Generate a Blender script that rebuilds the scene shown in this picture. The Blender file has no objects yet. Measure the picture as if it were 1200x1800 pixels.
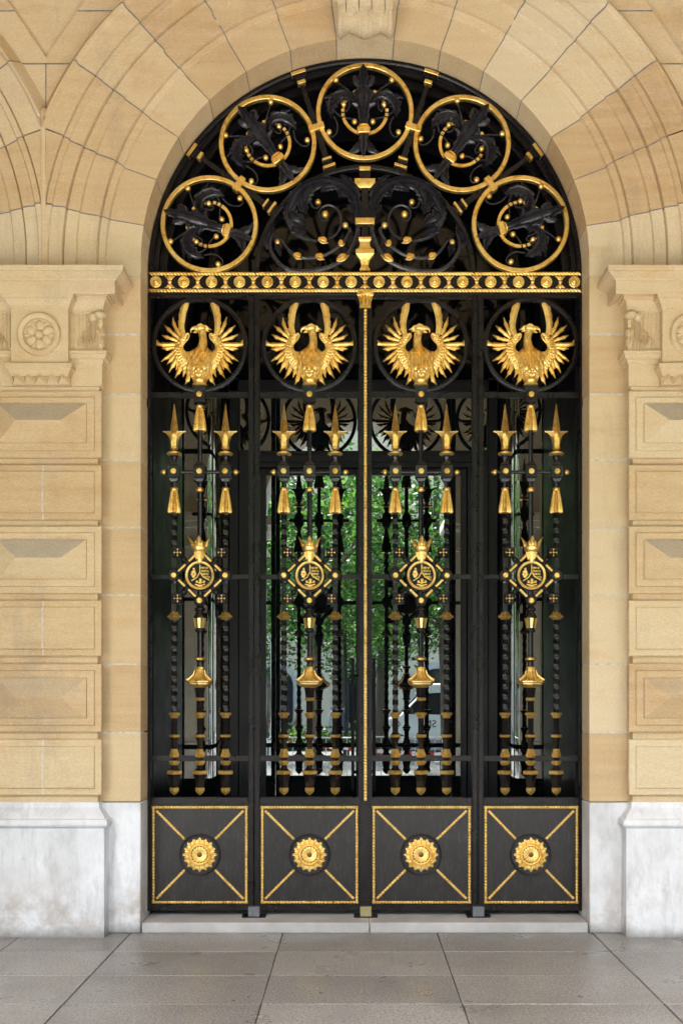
import bpy, bmesh, math, random
from math import sin, cos, pi, radians, sqrt, atan2
from mathutils import Vector, Matrix
random.seed(7)
S = bpy.context.scene
COL = S.collection

# ------------------------------------------------------------------ camera
F, D, H, HZ, VX, CX = 1755.0, 7.0, 1.651, 1226.0, 622.0, -0.077   # photo px focal, distance to wall, eye height, horizon row, vanishing column, camera x
cd = bpy.data.cameras.new("camera"); cam = bpy.data.objects.new("camera", cd); COL.objects.link(cam)
cam.location = (CX, -D, H); cam.rotation_euler = (radians(90), 0, 0)
cd.sensor_fit = 'AUTO'; cd.sensor_width = 36.0; cd.lens = 36.0 * F / 1800.0
cd.shift_x = -(VX - 600.0) / 1800.0; cd.shift_y = (HZ - 900.0) / 1800.0
cd.clip_start = 0.02; cd.clip_end = 500
S.camera = cam
# ------------------------------------------------------------------ sky, sun, exposure
SUN_EL, SUN_AZ = radians(52), radians(204)         # high sun over the street, shining into the front half of the arcade
W = bpy.data.worlds.new("World"); S.world = W; W.use_nodes = True
wn = W.node_tree; bg = wn.nodes["Background"]
sk = wn.nodes.new("ShaderNodeTexSky"); sk.sky_type = 'NISHITA'; sk.sun_disc = False
sk.sun_elevation = SUN_EL; sk.sun_rotation = SUN_AZ; sk.dust_density = 3.0; sk.air_density = 1.0
wn.links.new(sk.outputs[0], bg.inputs[0]); bg.inputs[1].default_value = 0.15
sl = bpy.data.lights.new("sun", 'SUN'); sl.energy = 4.0; sl.angle = radians(0.5); sl.color = (1.0, 0.98, 0.95)
sun = bpy.data.objects.new("sun", sl); COL.objects.link(sun)
sd = Vector((sin(SUN_AZ) * cos(SUN_EL), cos(SUN_AZ) * cos(SUN_EL), sin(SUN_EL)))
sun.rotation_euler = (-sd).to_track_quat('-Z', 'Y').to_euler(); sun.location = (0, 0, 30)
S.view_settings.view_transform = 'Standard'; S.view_settings.look = 'None'
S.view_settings.exposure = 3.98; S.view_settings.gamma = 1.0
S.render.engine = 'CYCLES'; S.cycles.use_denoising = True; S.cycles.use_adaptive_sampling = False; S.cycles.use_guiding = True; S.cycles.guiding_training_samples = 128
S.cycles.max_bounces = 10; S.cycles.diffuse_bounces = 6; S.cycles.glossy_bounces = 5; S.cycles.sample_clamp_indirect = 8.0

# ------------------------------------------------------------------ helpers
G = 0.24                       # gate plane depth
U = (D + G) / F                # metres per photo px on the gate plane
def Zg(py): return H + (HZ - py) * U
def X(px, y=0.0): return CX + (px - VX) * (D + y) / F
def Z(py, y=0.0): return H + (HZ - py) * (D + y) / F
def lerp(a, b, t): return a + (b - a) * t
def interp(tab, t):
    n = len(tab) - 1; f = max(0.0, min(1.0, t)) * n; i = min(int(f), n - 1)
    return lerp(tab[i], tab[i + 1], f - i)
def spline(pts, n):
    pts = [Vector(p) for p in pts]
    if len(pts) == 2: return [pts[0].lerp(pts[1], i / n) for i in range(n + 1)]
    P = [2 * pts[0] - pts[1]] + pts + [2 * pts[-1] - pts[-2]]; out = []
    for k in range(n + 1):
        f = k / n * (len(pts) - 1); i = min(int(f), len(pts) - 2); t = f - i
        a, b, c, d = P[i], P[i + 1], P[i + 2], P[i + 3]
        out.append(0.5 * ((2 * b) + (c - a) * t + (2 * a - 5 * b + 4 * c - d) * t * t + (3 * b - a - 3 * c + d) * t ** 3))
    return out

class MB:
    def __init__(s): s.v = []; s.f = []; s.tone = []; s.mi = []; s.T = None; s.t = 0.5; s.m = 0
    def add(s, vs, fs):
        o = len(s.v)
        s.v += [tuple(s.T(*p)) if s.T else tuple(p) for p in vs]
        for f in fs: s.f.append([i + o for i in f]); s.tone.append(s.t); s.mi.append(s.m)
    def loft(s, loops, cap=True, closed=True):
        n = len(loops[0]); vs = [p for l in loops for p in l]; fs = []
        for i in range(len(loops) - 1):
            for j in range(n if closed else n - 1):
                a, b = i * n + j, i * n + (j + 1) % n
                fs.append([a, b, b + n, a + n])
        if cap and closed:
            fs.append(list(range(n))[::-1]); fs.append([(len(loops) - 1) * n + j for j in range(n)])
        s.add(vs, fs)
    def box(s, x0, x1, y0, y1, z0, z1, c=0.0):
        if c <= 0:
            s.loft([[(x0, y0, z), (x1, y0, z), (x1, y1, z), (x0, y1, z)] for z in (z0, z1)])
        else:
            def lp(z, i): return [(x0 + i, y0, z), (x1 - i, y0, z), (x1, y0 + i, z), (x1, y1 - i, z), (x1 - i, y1, z), (x0 + i, y1, z), (x0, y1 - i, z), (x0, y0 + i, z)]
            def sh(z): return [(x0 + c, y0 + c, z), (x1 - c, y0 + c, z), (x1 - c, y0 + c, z), (x1 - c, y1 - c, z), (x1 - c, y1 - c, z), (x0 + c, y1 - c, z), (x0 + c, y1 - c, z), (x0 + c, y0 + c, z)]
            s.loft([sh(z0), lp(z0 + c, c), lp(z1 - c, c), sh(z1)])
    def lathe(s, prof, cx=0, cy=0, n=12, ph=None, flute=0, depth=0.0):
        ph = -pi / 2 if ph is None else ph
        def rr(r, a): return r * (1 - depth * (0.5 - 0.5 * cos(flute * a))) if flute else r
        s.loft([[(cx + rr(r, 2 * pi * j / n) * cos(ph + 2 * pi * j / n), cy + rr(r, 2 * pi * j / n) * sin(ph + 2 * pi * j / n), z) for j in range(n)] for z, r in prof])
    def disc_lathe(s, prof, cx, cz, n=20, flute=0, depth=0.0, cap=True):     # revolved about the y axis, prof = (r, y)
        s.loft([[(cx + r * (1 - depth * (0.5 - 0.5 * cos(flute * 2 * pi * j / n))) * cos(2 * pi * j / n), y, cz + r * (1 - depth * (0.5 - 0.5 * cos(flute * 2 * pi * j / n))) * sin(2 * pi * j / n)) for j in range(n)] for r, y in prof], cap)
    def tube(s, pts, rad, n=6, cap=True):
        pts = [Vector(p) for p in pts]; loops = []
        for i, p in enumerate(pts):
            d = (pts[min(i + 1, len(pts) - 1)] - pts[max(i - 1, 0)]).normalized()
            up = Vector((0, 1, 0)) if abs(d.y) < 0.9 else Vector((1, 0, 0))
            a = d.cross(up).normalized(); b = d.cross(a)
            r = rad[i] if isinstance(rad, (list, tuple)) else rad
            loops.append([tuple(p + a * r * cos(2 * pi * j / n) + b * r * sin(2 * pi * j / n)) for j in range(n)])
        s.loft(loops, cap)
    def arc(s, sec, cx, cz, a0, a1, n, full=False, jit=None):                # section (r, y) swept about the y axis
        loops = []
        for i in range(n + 1):
            t = i / n
            L = []
            for k, (r, y) in enumerate(sec):
                a = lerp(a0 + (jit[0][k] if jit else 0), a1 + (jit[1][k] if jit else 0), t)
                L.append((cx + r * cos(a), y, cz + r * sin(a)))
            loops.append(L)
        if full: loops[-1] = loops[0]
        s.loft(loops, cap=not full)
    def ball(s, c, r, n=8, m=5):
        rx, ry, rz = r if isinstance(r, (tuple, list)) else (r, r, r)
        loops = []
        for i in range(m + 1):
            t = pi * (i + 0.02) / (m + 0.04); q = max(sin(t), 0.02)
            loops.append([(c[0] + rx * q * cos(2 * pi * j / n), c[1] + ry * q * sin(2 * pi * j / n), c[2] - rz * cos(t)) for j in range(n)])
        s.loft(loops)
    def leaf(s, path, hw, h, y0, n=10, m=5, serr=0.0, sn=5, rib=0, back=0.004, one=0, ylist=None):
        P = spline([(p[0], p[1]) for p in path], n); loops = []
        for i, p in enumerate(P):
            t = i / n; d = (P[min(i + 1, n)] - P[max(i - 1, 0)]); d = d.normalized() if d.length else Vector((0, 1))
            nn = Vector((-d.y, d.x)); w = max(interp(hw, t), 0.0002); fr = (t * sn) % 1.0
            hh = h * min(1, 0.25 + 4 * t) * min(1, 0.2 + 3 * (1 - t)); yy = y0 + (interp(ylist, t) if ylist else 0); L = []
            for j in range(m):
                u = -1 + 2 * j / (m - 1)
                k = 1.0
                if serr and abs(u) > 0.6 and (one == 0 or one * u > 0): k = 1 - serr * (fr if sn else 0)
                q = p + nn * w * u * k
                y = yy - hh * (1 - abs(u) ** 1.4) - (hh * 0.45 * cos(rib * pi * u) if rib and abs(u) < 0.99 else 0)
                L.append((q.x, y, q.y))
            e = p + nn * w; g = p - nn * w
            L.append((lerp(p.x, e.x, .6), yy + back, lerp(p.y, e.y, .6))); L.append((lerp(p.x, g.x, .6), yy + back, lerp(p.y, g.y, .6)))
            loops.append(L)
        s.loft(loops)
    def poly(s, pts, y0, y1):                                                 # x,z polygon extruded in y
        s.loft([[(x, y, z) for x, z in pts] for y in (y0, y1)])
    def build(s, name, mat, parent=None, loc=(0, 0, 0), sharp=38, smooth=True, tone=False):
        me = bpy.data.meshes.new(name); me.from_pydata(s.v, [], s.f)
        bm = bmesh.new(); bm.from_mesh(me); bmesh.ops.recalc_face_normals(bm, faces=bm.faces); bm.to_mesh(me); bm.free()
        mats = mat if isinstance(mat, list) else [mat]
        for q in mats: me.materials.append(q)
        if len(mats) > 1: me.polygons.foreach_set('material_index', s.mi)
        if smooth:
            me.polygons.foreach_set('use_smooth', [True] * len(me.polygons)); me.set_sharp_from_angle(angle=radians(sharp))
        at = me.attributes.new('tone', 'FLOAT', 'FACE'); at.data.foreach_set('value', s.tone)
        me.update()
        o = bpy.data.objects.new(name, me); COL.objects.link(o); o.location = loc
        if parent: o.parent = parent
        return o
def tag(o, label=None, cat=None, group=None, kind=None):
    if label: o['label'] = label
    if cat: o['category'] = cat
    if group: o['group'] = group
    if kind: o['kind'] = kind
    return o
def empty(name, loc=(0, 0, 0), parent=None):
    o = bpy.data.objects.new(name, None); COL.objects.link(o); o.location = loc; o.empty_display_size = 0.1
    if parent: o.parent = parent
    return o

# ------------------------------------------------------------------ materials
class Mat:
    def __init__(s, name):
        s.m = bpy.data.materials.new(name); s.m.use_nodes = True; s.nt = s.m.node_tree
        s.b = s.nt.nodes["Principled BSDF"]; s.co = s.n("ShaderNodeTexCoord").outputs['Object']
    def n(s, t, **kw):
        x = s.nt.nodes.new(t)
        for k, v in kw.items(): setattr(x, k, v)
        return x
    def l(s, a, b): s.nt.links.new(a, b)
    def noise(s, scale=1.0, detail=5, rough=0.55, mp=None, co=None):
        x = s.n("ShaderNodeTexNoise"); x.inputs['Scale'].default_value = scale; x.inputs['Detail'].default_value = detail; x.inputs['Roughness'].default_value = rough
        c = co or s.co
        if mp: q = s.n("ShaderNodeMapping"); q.inputs['Scale'].default_value = mp; s.l(c, q.inputs[0]); c = q.outputs[0]
        s.l(c, x.inputs['Vector']); return x.outputs[0]
    def ramp(s, v, stops):
        r = s.n("ShaderNodeValToRGB"); e = r.color_ramp.elements
        while len(e) < len(stops): e.new(0.5)
        for k, (p, c) in zip(e, stops): k.position = p; k.color = (*c, 1) if len(c) == 3 else c
        s.l(v, r.inputs[0]); return r.outputs[0]
    def math(s, op, a, b=0.0, clamp=False):
        x = s.n("ShaderNodeMath", operation=op, use_clamp=clamp)
        for i, q in enumerate((a, b)):
            if isinstance(q, (int, float)): x.inputs[i].default_value = q
            else: s.l(q, x.inputs[i])
        return x.outputs[0]
    def mix(s, f, a, b, mode='MIX'):
        x = s.n("ShaderNodeMix", data_type='RGBA', blend_type=mode)
        for i, q in ((0, f), (6, a), (7, b)):
            if isinstance(q, (int, float)): x.inputs[i].default_value = q
            elif isinstance(q, tuple): x.inputs[i].default_value = (*q, 1)
            else: s.l(q, x.inputs[i])
        return x.outputs[2]
    def attr(s, name='tone'):
        a = s.n("ShaderNodeAttribute"); a.attribute_name = name; return a.outputs['Fac']
    def bump(s, h, strength=0.3, dist=0.01):
        b = s.n("ShaderNodeBump"); b.inputs['Strength'].default_value = strength; b.inputs['Distance'].default_value = dist
        s.l(h, b.inputs['Height']); s.l(b.outputs[0], s.b.inputs['Normal'])
    def set(s, color=None, rough=None, metal=None, spec=None):
        for k, v in (('Base Color', color), ('Roughness', rough), ('Metallic', metal), ('Specular IOR Level', spec)):
            if v is None: continue
            i = s.b.inputs[k]
            if isinstance(v, (int, float)): i.default_value = v
            elif isinstance(v, tuple): i.default_value = (*v, 1)
            else: s.l(v, i)
        return s.m

def mk_stone(name, shift=0.0, grey=0.0, dark=1.0):
    k = Mat(name); t = k.attr()
    big = k.noise(0.9, 6, 0.6); bed = k.noise(1.0, 6, 0.6, mp=(1.3, 1.3, 16)); fine = k.noise(1.0, 4, .6, mp=(60, 60, 190)); mid = k.noise(14, 5, 0.65)
    v = k.math('ADD', k.math('MULTIPLY', t, 0.62), k.math('MULTIPLY', big, 0.32)); v = k.math('ADD', v, k.math('MULTIPLY', bed, 0.34)); v = k.math('ADD', v, shift - .12)
    c = k.ramp(v, [(0.20, (.43, .288, .150)), (0.42, (.55, .405, .232)), (0.58, (.60, .465, .285)), (0.82, (.635, .525, .365))])
    st = k.ramp(k.noise(1.7, 4, 0.6, mp=(1, 1, 2.6)), [(0.56, (0, 0, 0)), (0.72, (1, 1, 1))])
    c = k.mix(k.math('MULTIPLY', st, 0.42), c, (.47, .27, .10))
    pk = k.ramp(k.noise(2.3, 3, 0.5), [(0.60, (0, 0, 0)), (0.78, (1, 1, 1))]); c = k.mix(k.math('MULTIPLY', pk, 0.5), c, (.57, .40, .29))
    dk = k.ramp(mid, [(0.60, (0, 0, 0)), (0.85, (1, 1, 1))]); c = k.mix(k.math('MULTIPLY', dk, 0.22), c, (.30, .21, .12))
    sp = k.ramp(k.noise(55, 2), [(0.70, (0, 0, 0)), (0.80, (1, 1, 1))]); c = k.mix(k.math('MULTIPLY', sp, 0.2), c, (.28, .2, .12))
    soot = k.ramp(k.noise(1.1, 7, .72, mp=(2.2, 2.2, .7)), [(0.54, (0, 0, 0)), (0.74, (1, 1, 1))]); c = k.mix(k.math('MULTIPLY', soot, .45), c, (.27, .235, .185))
    lite = k.ramp(k.noise(3.1, 6, .7, mp=(1, 1, 1.7)), [(0.60, (0, 0, 0)), (0.78, (1, 1, 1))]); c = k.mix(k.math('MULTIPLY', lite, .30), c, (.66, .58, .45))
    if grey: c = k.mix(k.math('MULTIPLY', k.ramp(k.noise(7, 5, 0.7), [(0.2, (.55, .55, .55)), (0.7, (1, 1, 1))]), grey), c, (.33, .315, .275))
    c = k.mix(0.3, c, k.ramp(fine, [(0.3, (.35, .35, .35)), (0.7, (.85, .85, .85))]), 'OVERLAY')
    k.bump(k.math('ADD', k.math('MULTIPLY', fine, 0.35), k.math('ADD', k.math('MULTIPLY', mid, 0.7), k.math('MULTIPLY', bed, 0.5))), 0.35, 0.006)
    return k.set(c, 0.88, spec=0.25)
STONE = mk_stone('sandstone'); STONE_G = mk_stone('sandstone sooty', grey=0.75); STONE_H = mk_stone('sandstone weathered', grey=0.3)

k = Mat('marble plinth'); a = k.noise(1.6, 7, 0.65); b = k.noise(6, 6, 0.7); veins = k.noise(3, 8, 0.75, mp=(1.5, 1.5, .6))
c = k.ramp(k.math('ADD', k.math('MULTIPLY', a, 0.6), k.math('MULTIPLY', veins, 0.4)), [(0.32, (.42, .42, .425)), (0.44, (.62, .63, .645)), (0.58, (.76, .775, .80))])
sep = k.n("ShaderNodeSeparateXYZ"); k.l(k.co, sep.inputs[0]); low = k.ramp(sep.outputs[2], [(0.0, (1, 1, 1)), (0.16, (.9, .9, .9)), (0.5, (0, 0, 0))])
st = k.math('MULTIPLY', low, k.ramp(k.noise(2.4, 6, 0.7), [(0.44, (0, 0, 0)), (0.60, (1, 1, 1))])); c = k.mix(k.math('MULTIPLY', st, 0.85), c, (.36, .305, .25))
stk = k.ramp(k.noise(2.2, 7, .75, mp=(3, 3, .8)), [(0.48, (0, 0, 0)), (0.66, (1, 1, 1))]); c = k.mix(k.math('MULTIPLY', stk, .6), c, (.42, .41, .40))
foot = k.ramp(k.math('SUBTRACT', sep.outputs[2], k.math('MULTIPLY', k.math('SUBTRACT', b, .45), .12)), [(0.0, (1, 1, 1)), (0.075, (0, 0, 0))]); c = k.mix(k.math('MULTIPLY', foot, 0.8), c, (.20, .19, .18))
sp = k.ramp(k.noise(16, 5, 0.75), [(0.62, (0, 0, 0)), (0.74, (1, 1, 1))]); c = k.mix(k.math('MULTIPLY', sp, 0.45), c, (.42, .41, .42))
k.bump(k.noise(30, 5, .7), 0.25, 0.004); MARBLE = k.set(c, k.ramp(b, [(0.3, (.4,) * 3), (0.7, (.65,) * 3)]))

k = Mat('white mortar'); MORTAR = k.set(k.ramp(k.noise(25, 4), [(0.3, (.42, .37, .28)), (0.6, (.62, .58, .51))]), 0.95)
k = Mat('grey mortar'); GROUT = k.set(k.ramp(k.noise(30, 4), [(0.3, (.16, .145, .14)), (0.7, (.27, .255, .25))]), 0.95)

k = Mat('gilding'); w = k.noise(38, 5, 0.7); w2 = k.noise(9, 4, 0.6)
c = k.ramp(k.math('ADD', k.math('MULTIPLY', w, .5), k.math('MULTIPLY', w2, .5)), [(0.36, (.55, .30, .06)), (0.47, (.90, .60, .165)), (0.66, (1.0, .80, .34))])
wear = k.ramp(k.noise(48, 5, 0.8), [(0.60, (0, 0, 0)), (0.72, (1, 1, 1))]); c = k.mix(k.math('MULTIPLY', wear, .75), c, (.22, .10, .025))
k.bump(k.math('ADD', w, k.math('MULTIPLY', k.noise(160, 3), .3)), 0.35, 0.003); geo = k.n("ShaderNodeNewGeometry"); sx = k.n("ShaderNodeSeparateXYZ"); k.l(geo.outputs['Normal'], sx.inputs[0]); fr = k.ramp(sx.outputs[1], [(0.30, (1, 1, 1)), (0.55, (0, 0, 0))])   # gold fades to black on back faces, painting their shade in
c = k.mix(fr, (.008, .006, .006), c)
GOLD = k.set(c, k.ramp(w, [(0.3, (.30,) * 3), (0.7, (.52,) * 3)]), k.math('MULTIPLY', fr, .9))

def mk_iron(name, base, hi, r0, r1, bs=0.3):
    k = Mat(name); w = k.noise(45, 6, 0.7); w2 = k.noise(5, 5, 0.6)
    c = k.ramp(k.math('ADD', k.math('MULTIPLY', w, .4), k.math('MULTIPLY', w2, .6)), [(0.35, base), (0.7, hi)])
    rs = k.ramp(k.noise(24, 5, .8), [(0.66, (0, 0, 0)), (0.8, (1, 1, 1))]); c = k.mix(k.math('MULTIPLY', rs, .5), c, (.05, .03, .022))
    k.bump(k.math('ADD', k.noise(14, 4, .6), k.math('MULTIPLY', w, .5)), bs, 0.006)
    if bs == .31:
        sc_ = k.ramp(k.noise(6, 8, .8, mp=(5, 1, 1.4)), [(0.50, (0, 0, 0)), (0.68, (1, 1, 1))]); c = k.mix(k.math('MULTIPLY', sc_, .5), c, (.07, .064, .064))
    return k.set(c, k.ramp(w2, [(0.3, (r0,) * 3), (0.7, (r1,) * 3)]), spec=.5 if r0 < .2 or bs == .31 else .3)
IRON = mk_iron('black painted iron', (.0045, .0035, .004), (.013, .0105, .011), .20, .40, .4)
PLATE = mk_iron('black painted plate', (.0075, .0058, .0064), (.0155, .0125, .0135), .28, .46, 0.31)
IRONR = mk_iron('black painted spear iron', (.005, .004, .0045), (.015, .012, .0125), .13, .27, .35)
IRONL = mk_iron('black painted ironwork leaves', (.014, .013, .016), (.038, .036, .043), .16, .34, .5)
BLACK = mk_iron('black door frame', (.003, .0025, .004), (.007, .006, .009), .35, .5, 0.05)

k = Mat('dark reflecting glass')
gl = k.n("ShaderNodeBsdfGlossy"); gl.inputs['Roughness'].default_value = 0.004; gl.inputs['Color'].default_value = (.93, 1.0, .95, 1)
df = k.n("ShaderNodeBsdfDiffuse"); df.inputs['Color'].default_value = (.006, .007, .008, 1)
lw = k.n("ShaderNodeFresnel"); lw.inputs['IOR'].default_value = 2.6
mx = k.n("ShaderNodeMixShader"); k.l(lw.outputs[0], mx.inputs[0]); k.l(df.outputs[0], mx.inputs[1]); k.l(gl.outputs[0], mx.inputs[2])
bp = k.n("ShaderNodeBump"); bp.inputs['Strength'].default_value = 0.012; bp.inputs['Distance'].default_value = 0.05
k.l(k.noise(1.6, 1), bp.inputs['Height']); k.l(bp.outputs[0], gl.inputs['Normal'])
k.l(mx.outputs[0], k.nt.nodes["Material Output"].inputs[0]); GLASS = k.m

k = Mat('darkened upper glass'); GLASS_D = k.set((.003, .003, .004), .06, spec=.35)  # darker, duller glass standing in for the dim reflection in the upper panes
k = Mat('granite slabs'); t = k.attr(); g1 = k.noise(75, 2, .6); g2 = k.noise(75, 3, .6); bg_ = k.noise(1.1, 5, .6); wet = k.noise(2.2, 5, .65)
v = k.math('ADD', k.math('MULTIPLY', t, .22), k.math('MULTIPLY', bg_, .38)); v = k.math('ADD', v, k.math('MULTIPLY', g2, .36))
c = k.ramp(v, [(0.3, (.205, .200, .190)), (0.55, (.30, .293, .28)), (0.78, (.385, .378, .362))])
c = k.mix(0.8, c, k.ramp(g1, [(0.34, (.25, .25, .25)), (0.5, (.5, .5, .5)), (0.66, (.76, .75, .72))]), 'OVERLAY')
vo = k.n("ShaderNodeTexVoronoi"); vo.inputs['Scale'].default_value = 1.35; k.l(k.co, vo.inputs['Vector']); gum = k.ramp(vo.outputs['Distance'], [(0.02, (1, 1, 1)), (0.034, (0, 0, 0))]); c = k.mix(k.math('MULTIPLY', gum, .55), c, (.07, .068, .065))
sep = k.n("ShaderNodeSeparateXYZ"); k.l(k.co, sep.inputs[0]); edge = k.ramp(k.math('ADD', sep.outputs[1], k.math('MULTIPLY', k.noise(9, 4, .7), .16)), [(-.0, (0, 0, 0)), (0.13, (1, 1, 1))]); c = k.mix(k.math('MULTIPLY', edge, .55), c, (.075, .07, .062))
dirt = k.ramp(k.noise(1.6, 4, .6), [(0.42, (0, 0, 0)), (0.8, (1, 1, 1))]); c = k.mix(k.math('MULTIPLY', dirt, .4), c, (.13, .125, .115))
PAVE = k.set(c, k.ramp(wet, [(0.35, (.24,) * 3), (0.65, (.5,) * 3)]))
k = Mat('dark slab joint'); JOINT = k.set((.06, .056, .052), 0.9)
k = Mat('white step marble'); c = k.ramp(k.noise(2.5, 6, .65), [(0.35, (.36, .35, .335)), (0.65, (.50, .495, .485))]); k.bump(k.noise(40, 4), .15, .003); STEP = k.set(c, .5)
k = Mat('asphalt'); c = k.ramp(k.noise(60, 4), [(0.3, (.10, .10, .105)), (0.7, (.20, .20, .205))]); ASPH = k.set(c, .9)
def plain(name, col, rough=0.6, metal=0.0, var=0.25):
    k = Mat(name); d = tuple(x * (1 - var) for x in col); c = k.ramp(k.noise(6, 5, .65), [(0.3, d), (0.7, col)]); k.bump(k.noise(30, 3), .1, .003)
    return k.set(c, rough, metal)
BARK = plain('bark', (.10, .085, .065), .95); STEEL = plain('galvanised steel', (.55, .56, .58), .4, .8); BRONZE = plain('brown bronze', (.16, .085, .02), .4, .6); BRASS = plain('dull brass', (.42, .36, .20), .45, .6)
TREAD = plain('grey chequered plate', (.20, .215, .23), .45, .5); VANW = plain('white van paint', (.78, .80, .83), .25, 0, .05); RUBBER = plain('rubber', (.025, .025, .025), .8)
VGLASS = plain('van glass', (.02, .025, .03), .05); RED = plain('red plastic', (.55, .03, .03), .5); WHITE = plain('white plastic', (.8, .8, .8), .5); TEAL = plain('teal canvas', (.03, .25, .25), .8)
SKIN = plain('skin', (.50, .30, .21), .6); HAIRG = plain('grey hair', (.45, .43, .40), .8); HAIRB = plain('brown hair', (.10, .06, .04), .8)
def mk_leaf(name, a, b, c3):
    k = Mat(name); t = k.attr(); c = k.ramp(t, [(0.0, a), (0.5, b), (1.0, c3)]); k.set(c, .5)
    tr = k.n("ShaderNodeBsdfTranslucent"); k.l(c, tr.inputs[0]); mx = k.n("ShaderNodeMixShader"); mx.inputs[0].default_value = .5
    k.l(k.b.outputs[0], mx.inputs[1]); k.l(tr.outputs[0], mx.inputs[2]); k.l(mx.outputs[0], k.nt.nodes["Material Output"].inputs[0]); return k.m
LEAF = mk_leaf('leaves', (.012, .05, .007), (.045, .145, .016), (.11, .25, .035)); HEDGE = mk_leaf('hedge leaves', (.03, .08, .015), (.07, .15, .03), (.14, .22, .05))

PALE = plain('pale grey limestone', (.60, .575, .52), .9, 0, .2)
# ------------------------------------------------------------------ pavement
colx = [-11.2, -10.0, -8.9, -7.8, -6.72, -5.63, -4.55, -3.46, -2.38, -1.64, -0.576, 0.505, 1.59, 2.67, 3.75, 4.83, 5.9, 7.0, 8.1, 9.2, 10.3, 11.2]
rowy = [1.3, 0.0] + [-0.518 - 0.5535 * i for i in range(15)]
m = MB()
for i in range(len(colx) - 1):
    for j in range(len(rowy) - 1):
        x0, x1, y1, y0 = colx[i] + .0035, colx[i + 1] - .0035, rowy[j] - .0016, rowy[j + 1] + .0016
        m.t = random.random(); dz = random.uniform(-.0012, .0012)
        m.box(x0, x1, y0, y1, -.06, dz, .003)
pv = m.build('pavement', PAVE); tag(pv, kind='structure', label='grey speckled granite paving slabs before the gate')
m = MB(); m.box(-11.2, 11.2, -8.27, 1.3, -.35, -.004); jb = m.build('pavement_bed', JOINT); tag(jb, kind='structure')
m = MB(); m.box(-120, 120, -160, 60, -.6, -.354); tag(m.build('street', ASPH), kind='structure', label='grey street surface beyond the arcade')
m = MB(); m.box(-11.2, 11.2, -8.62, -8.27, -.353, -.17, .01); m.box(-11.2, 11.2, -8.97, -8.62, -.353, -.26, .01)
tag(m.build('step', STEP), kind='structure')

# ------------------------------------------------------------------ stone facade
BX = 2.22; BAY = 2 * BX; R0 = 1.57; ZC = Zg(485)       # half bay, bay spacing, arch radius and centre height
PW, PP = 0.402, 0.11                                   # pilaster half width and projection
facade = empty('stone_facade'); tag(facade, 'tan sandstone wall with moulded round arch and rusticated pilasters around the gate', 'wall')
SEC = [(1.57, .34), (1.57, 0), (1.805, 0), (1.815, -.022), (1.855, -.034), (1.862, -.022), (1.87, -.045), (2.0, -.05), (2.008, -.068), (2.085, -.072), (2.092, -.055),
       (2.10, -.085), (2.185, -.09), (2.192, -.105), (2.228, -.105), (2.234, -.088), (2.242, -.11), (2.37, -.112), (2.385, -.135), (2.40, -.135), (2.462, -.05), (2.462, .3)]
JA = [radians(q) for q in (0, 9.2, 21.4, 33.6, 45.9, 58.1, 70.4, 82.6, 97.4, 109.6, 121.9, 134.1, 146.4, 158.6, 170.8, 180)]
rj = random.Random(3)
JIT = [[rj.uniform(-.0028, .0028) * (0 if i in (0, 15) else 1) for k in SEC] for i in range(16)]
def clampx(x, y, z): return (max(-BX - .0004, min(BX + .0004, x)), max(y, -.098) if abs(x) > BX else y, z)
def clampg(x, y, z): return (max(-BX + .03, min(BX - .03, x)), max(y, .1) if abs(x) > BX - .03 else y, z)
def archivolt(loc, nm='archivolt'):
    m = MB(); m.T = clampx; gp = .0024
    for i in range(15):
        m.t = rj.uniform(.1, .95)
        g0 = 0 if i == 0 else gp; g1 = 0 if i == 14 else gp
        if i in (0, 14): m.loft([[((1 if i == 0 else -1) * r, y, z) for r, y in SEC] for z in (Z(483) + .0035, ZC)])
        m.arc(SEC, 0, ZC, JA[i] + g0, JA[i + 1] - g1, 8 if i != 7 else 9, jit=(JIT[i], JIT[i + 1]))
    o = m.build(nm, STONE, facade, loc, sharp=25)
    g = MB(); g.T = clampg; sec2 = [(r + (.004 if kk < 2 else -.002 if kk > 18 else 0), y + (.0035 if kk > 0 else -.002)) for kk, (r, y) in enumerate(SEC)]
    g.arc(sec2, 0, ZC, .02, pi - .02, 60)
    g.build('arch_mortar', GROUT, facade, loc, sharp=25)
    return o
for dx in (0, -BAY, BAY): archivolt((dx, 0, 0))
def secy(r):
    f_ = [q for q in SEC if q[0] > 1.8]
    for (a, b), (c, d) in zip(f_, f_[1:]):
        if a <= r <= c: return lerp(b, d, (r - a) / max(c - a, 1e-6))
    return -.05
for s_ in (-1, 1):                                      # fillet where the mouldings of two neighbouring arches meet over a pilaster
    m = MB(); m.t = .5; L = []
    for i in range(31):
        z = lerp(4.5, ZC + 1.02, i / 30); r_ = sqrt(BX * BX + max(0, z - ZC) ** 2); y = max(min(secy(r_), secy(r_ - .012)), -.118) - .001
        L.append([(s_ * BX - .016, .02, z), (s_ * BX - .016, y + .003, z), (s_ * BX - .004, y - .003, z), (s_ * BX + .004, y - .003, z), (s_ * BX + .016, y + .003, z), (s_ * BX + .016, .02, z)])
    m.loft(L); m.build('meeting_fillet', STONE, facade)
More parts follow.
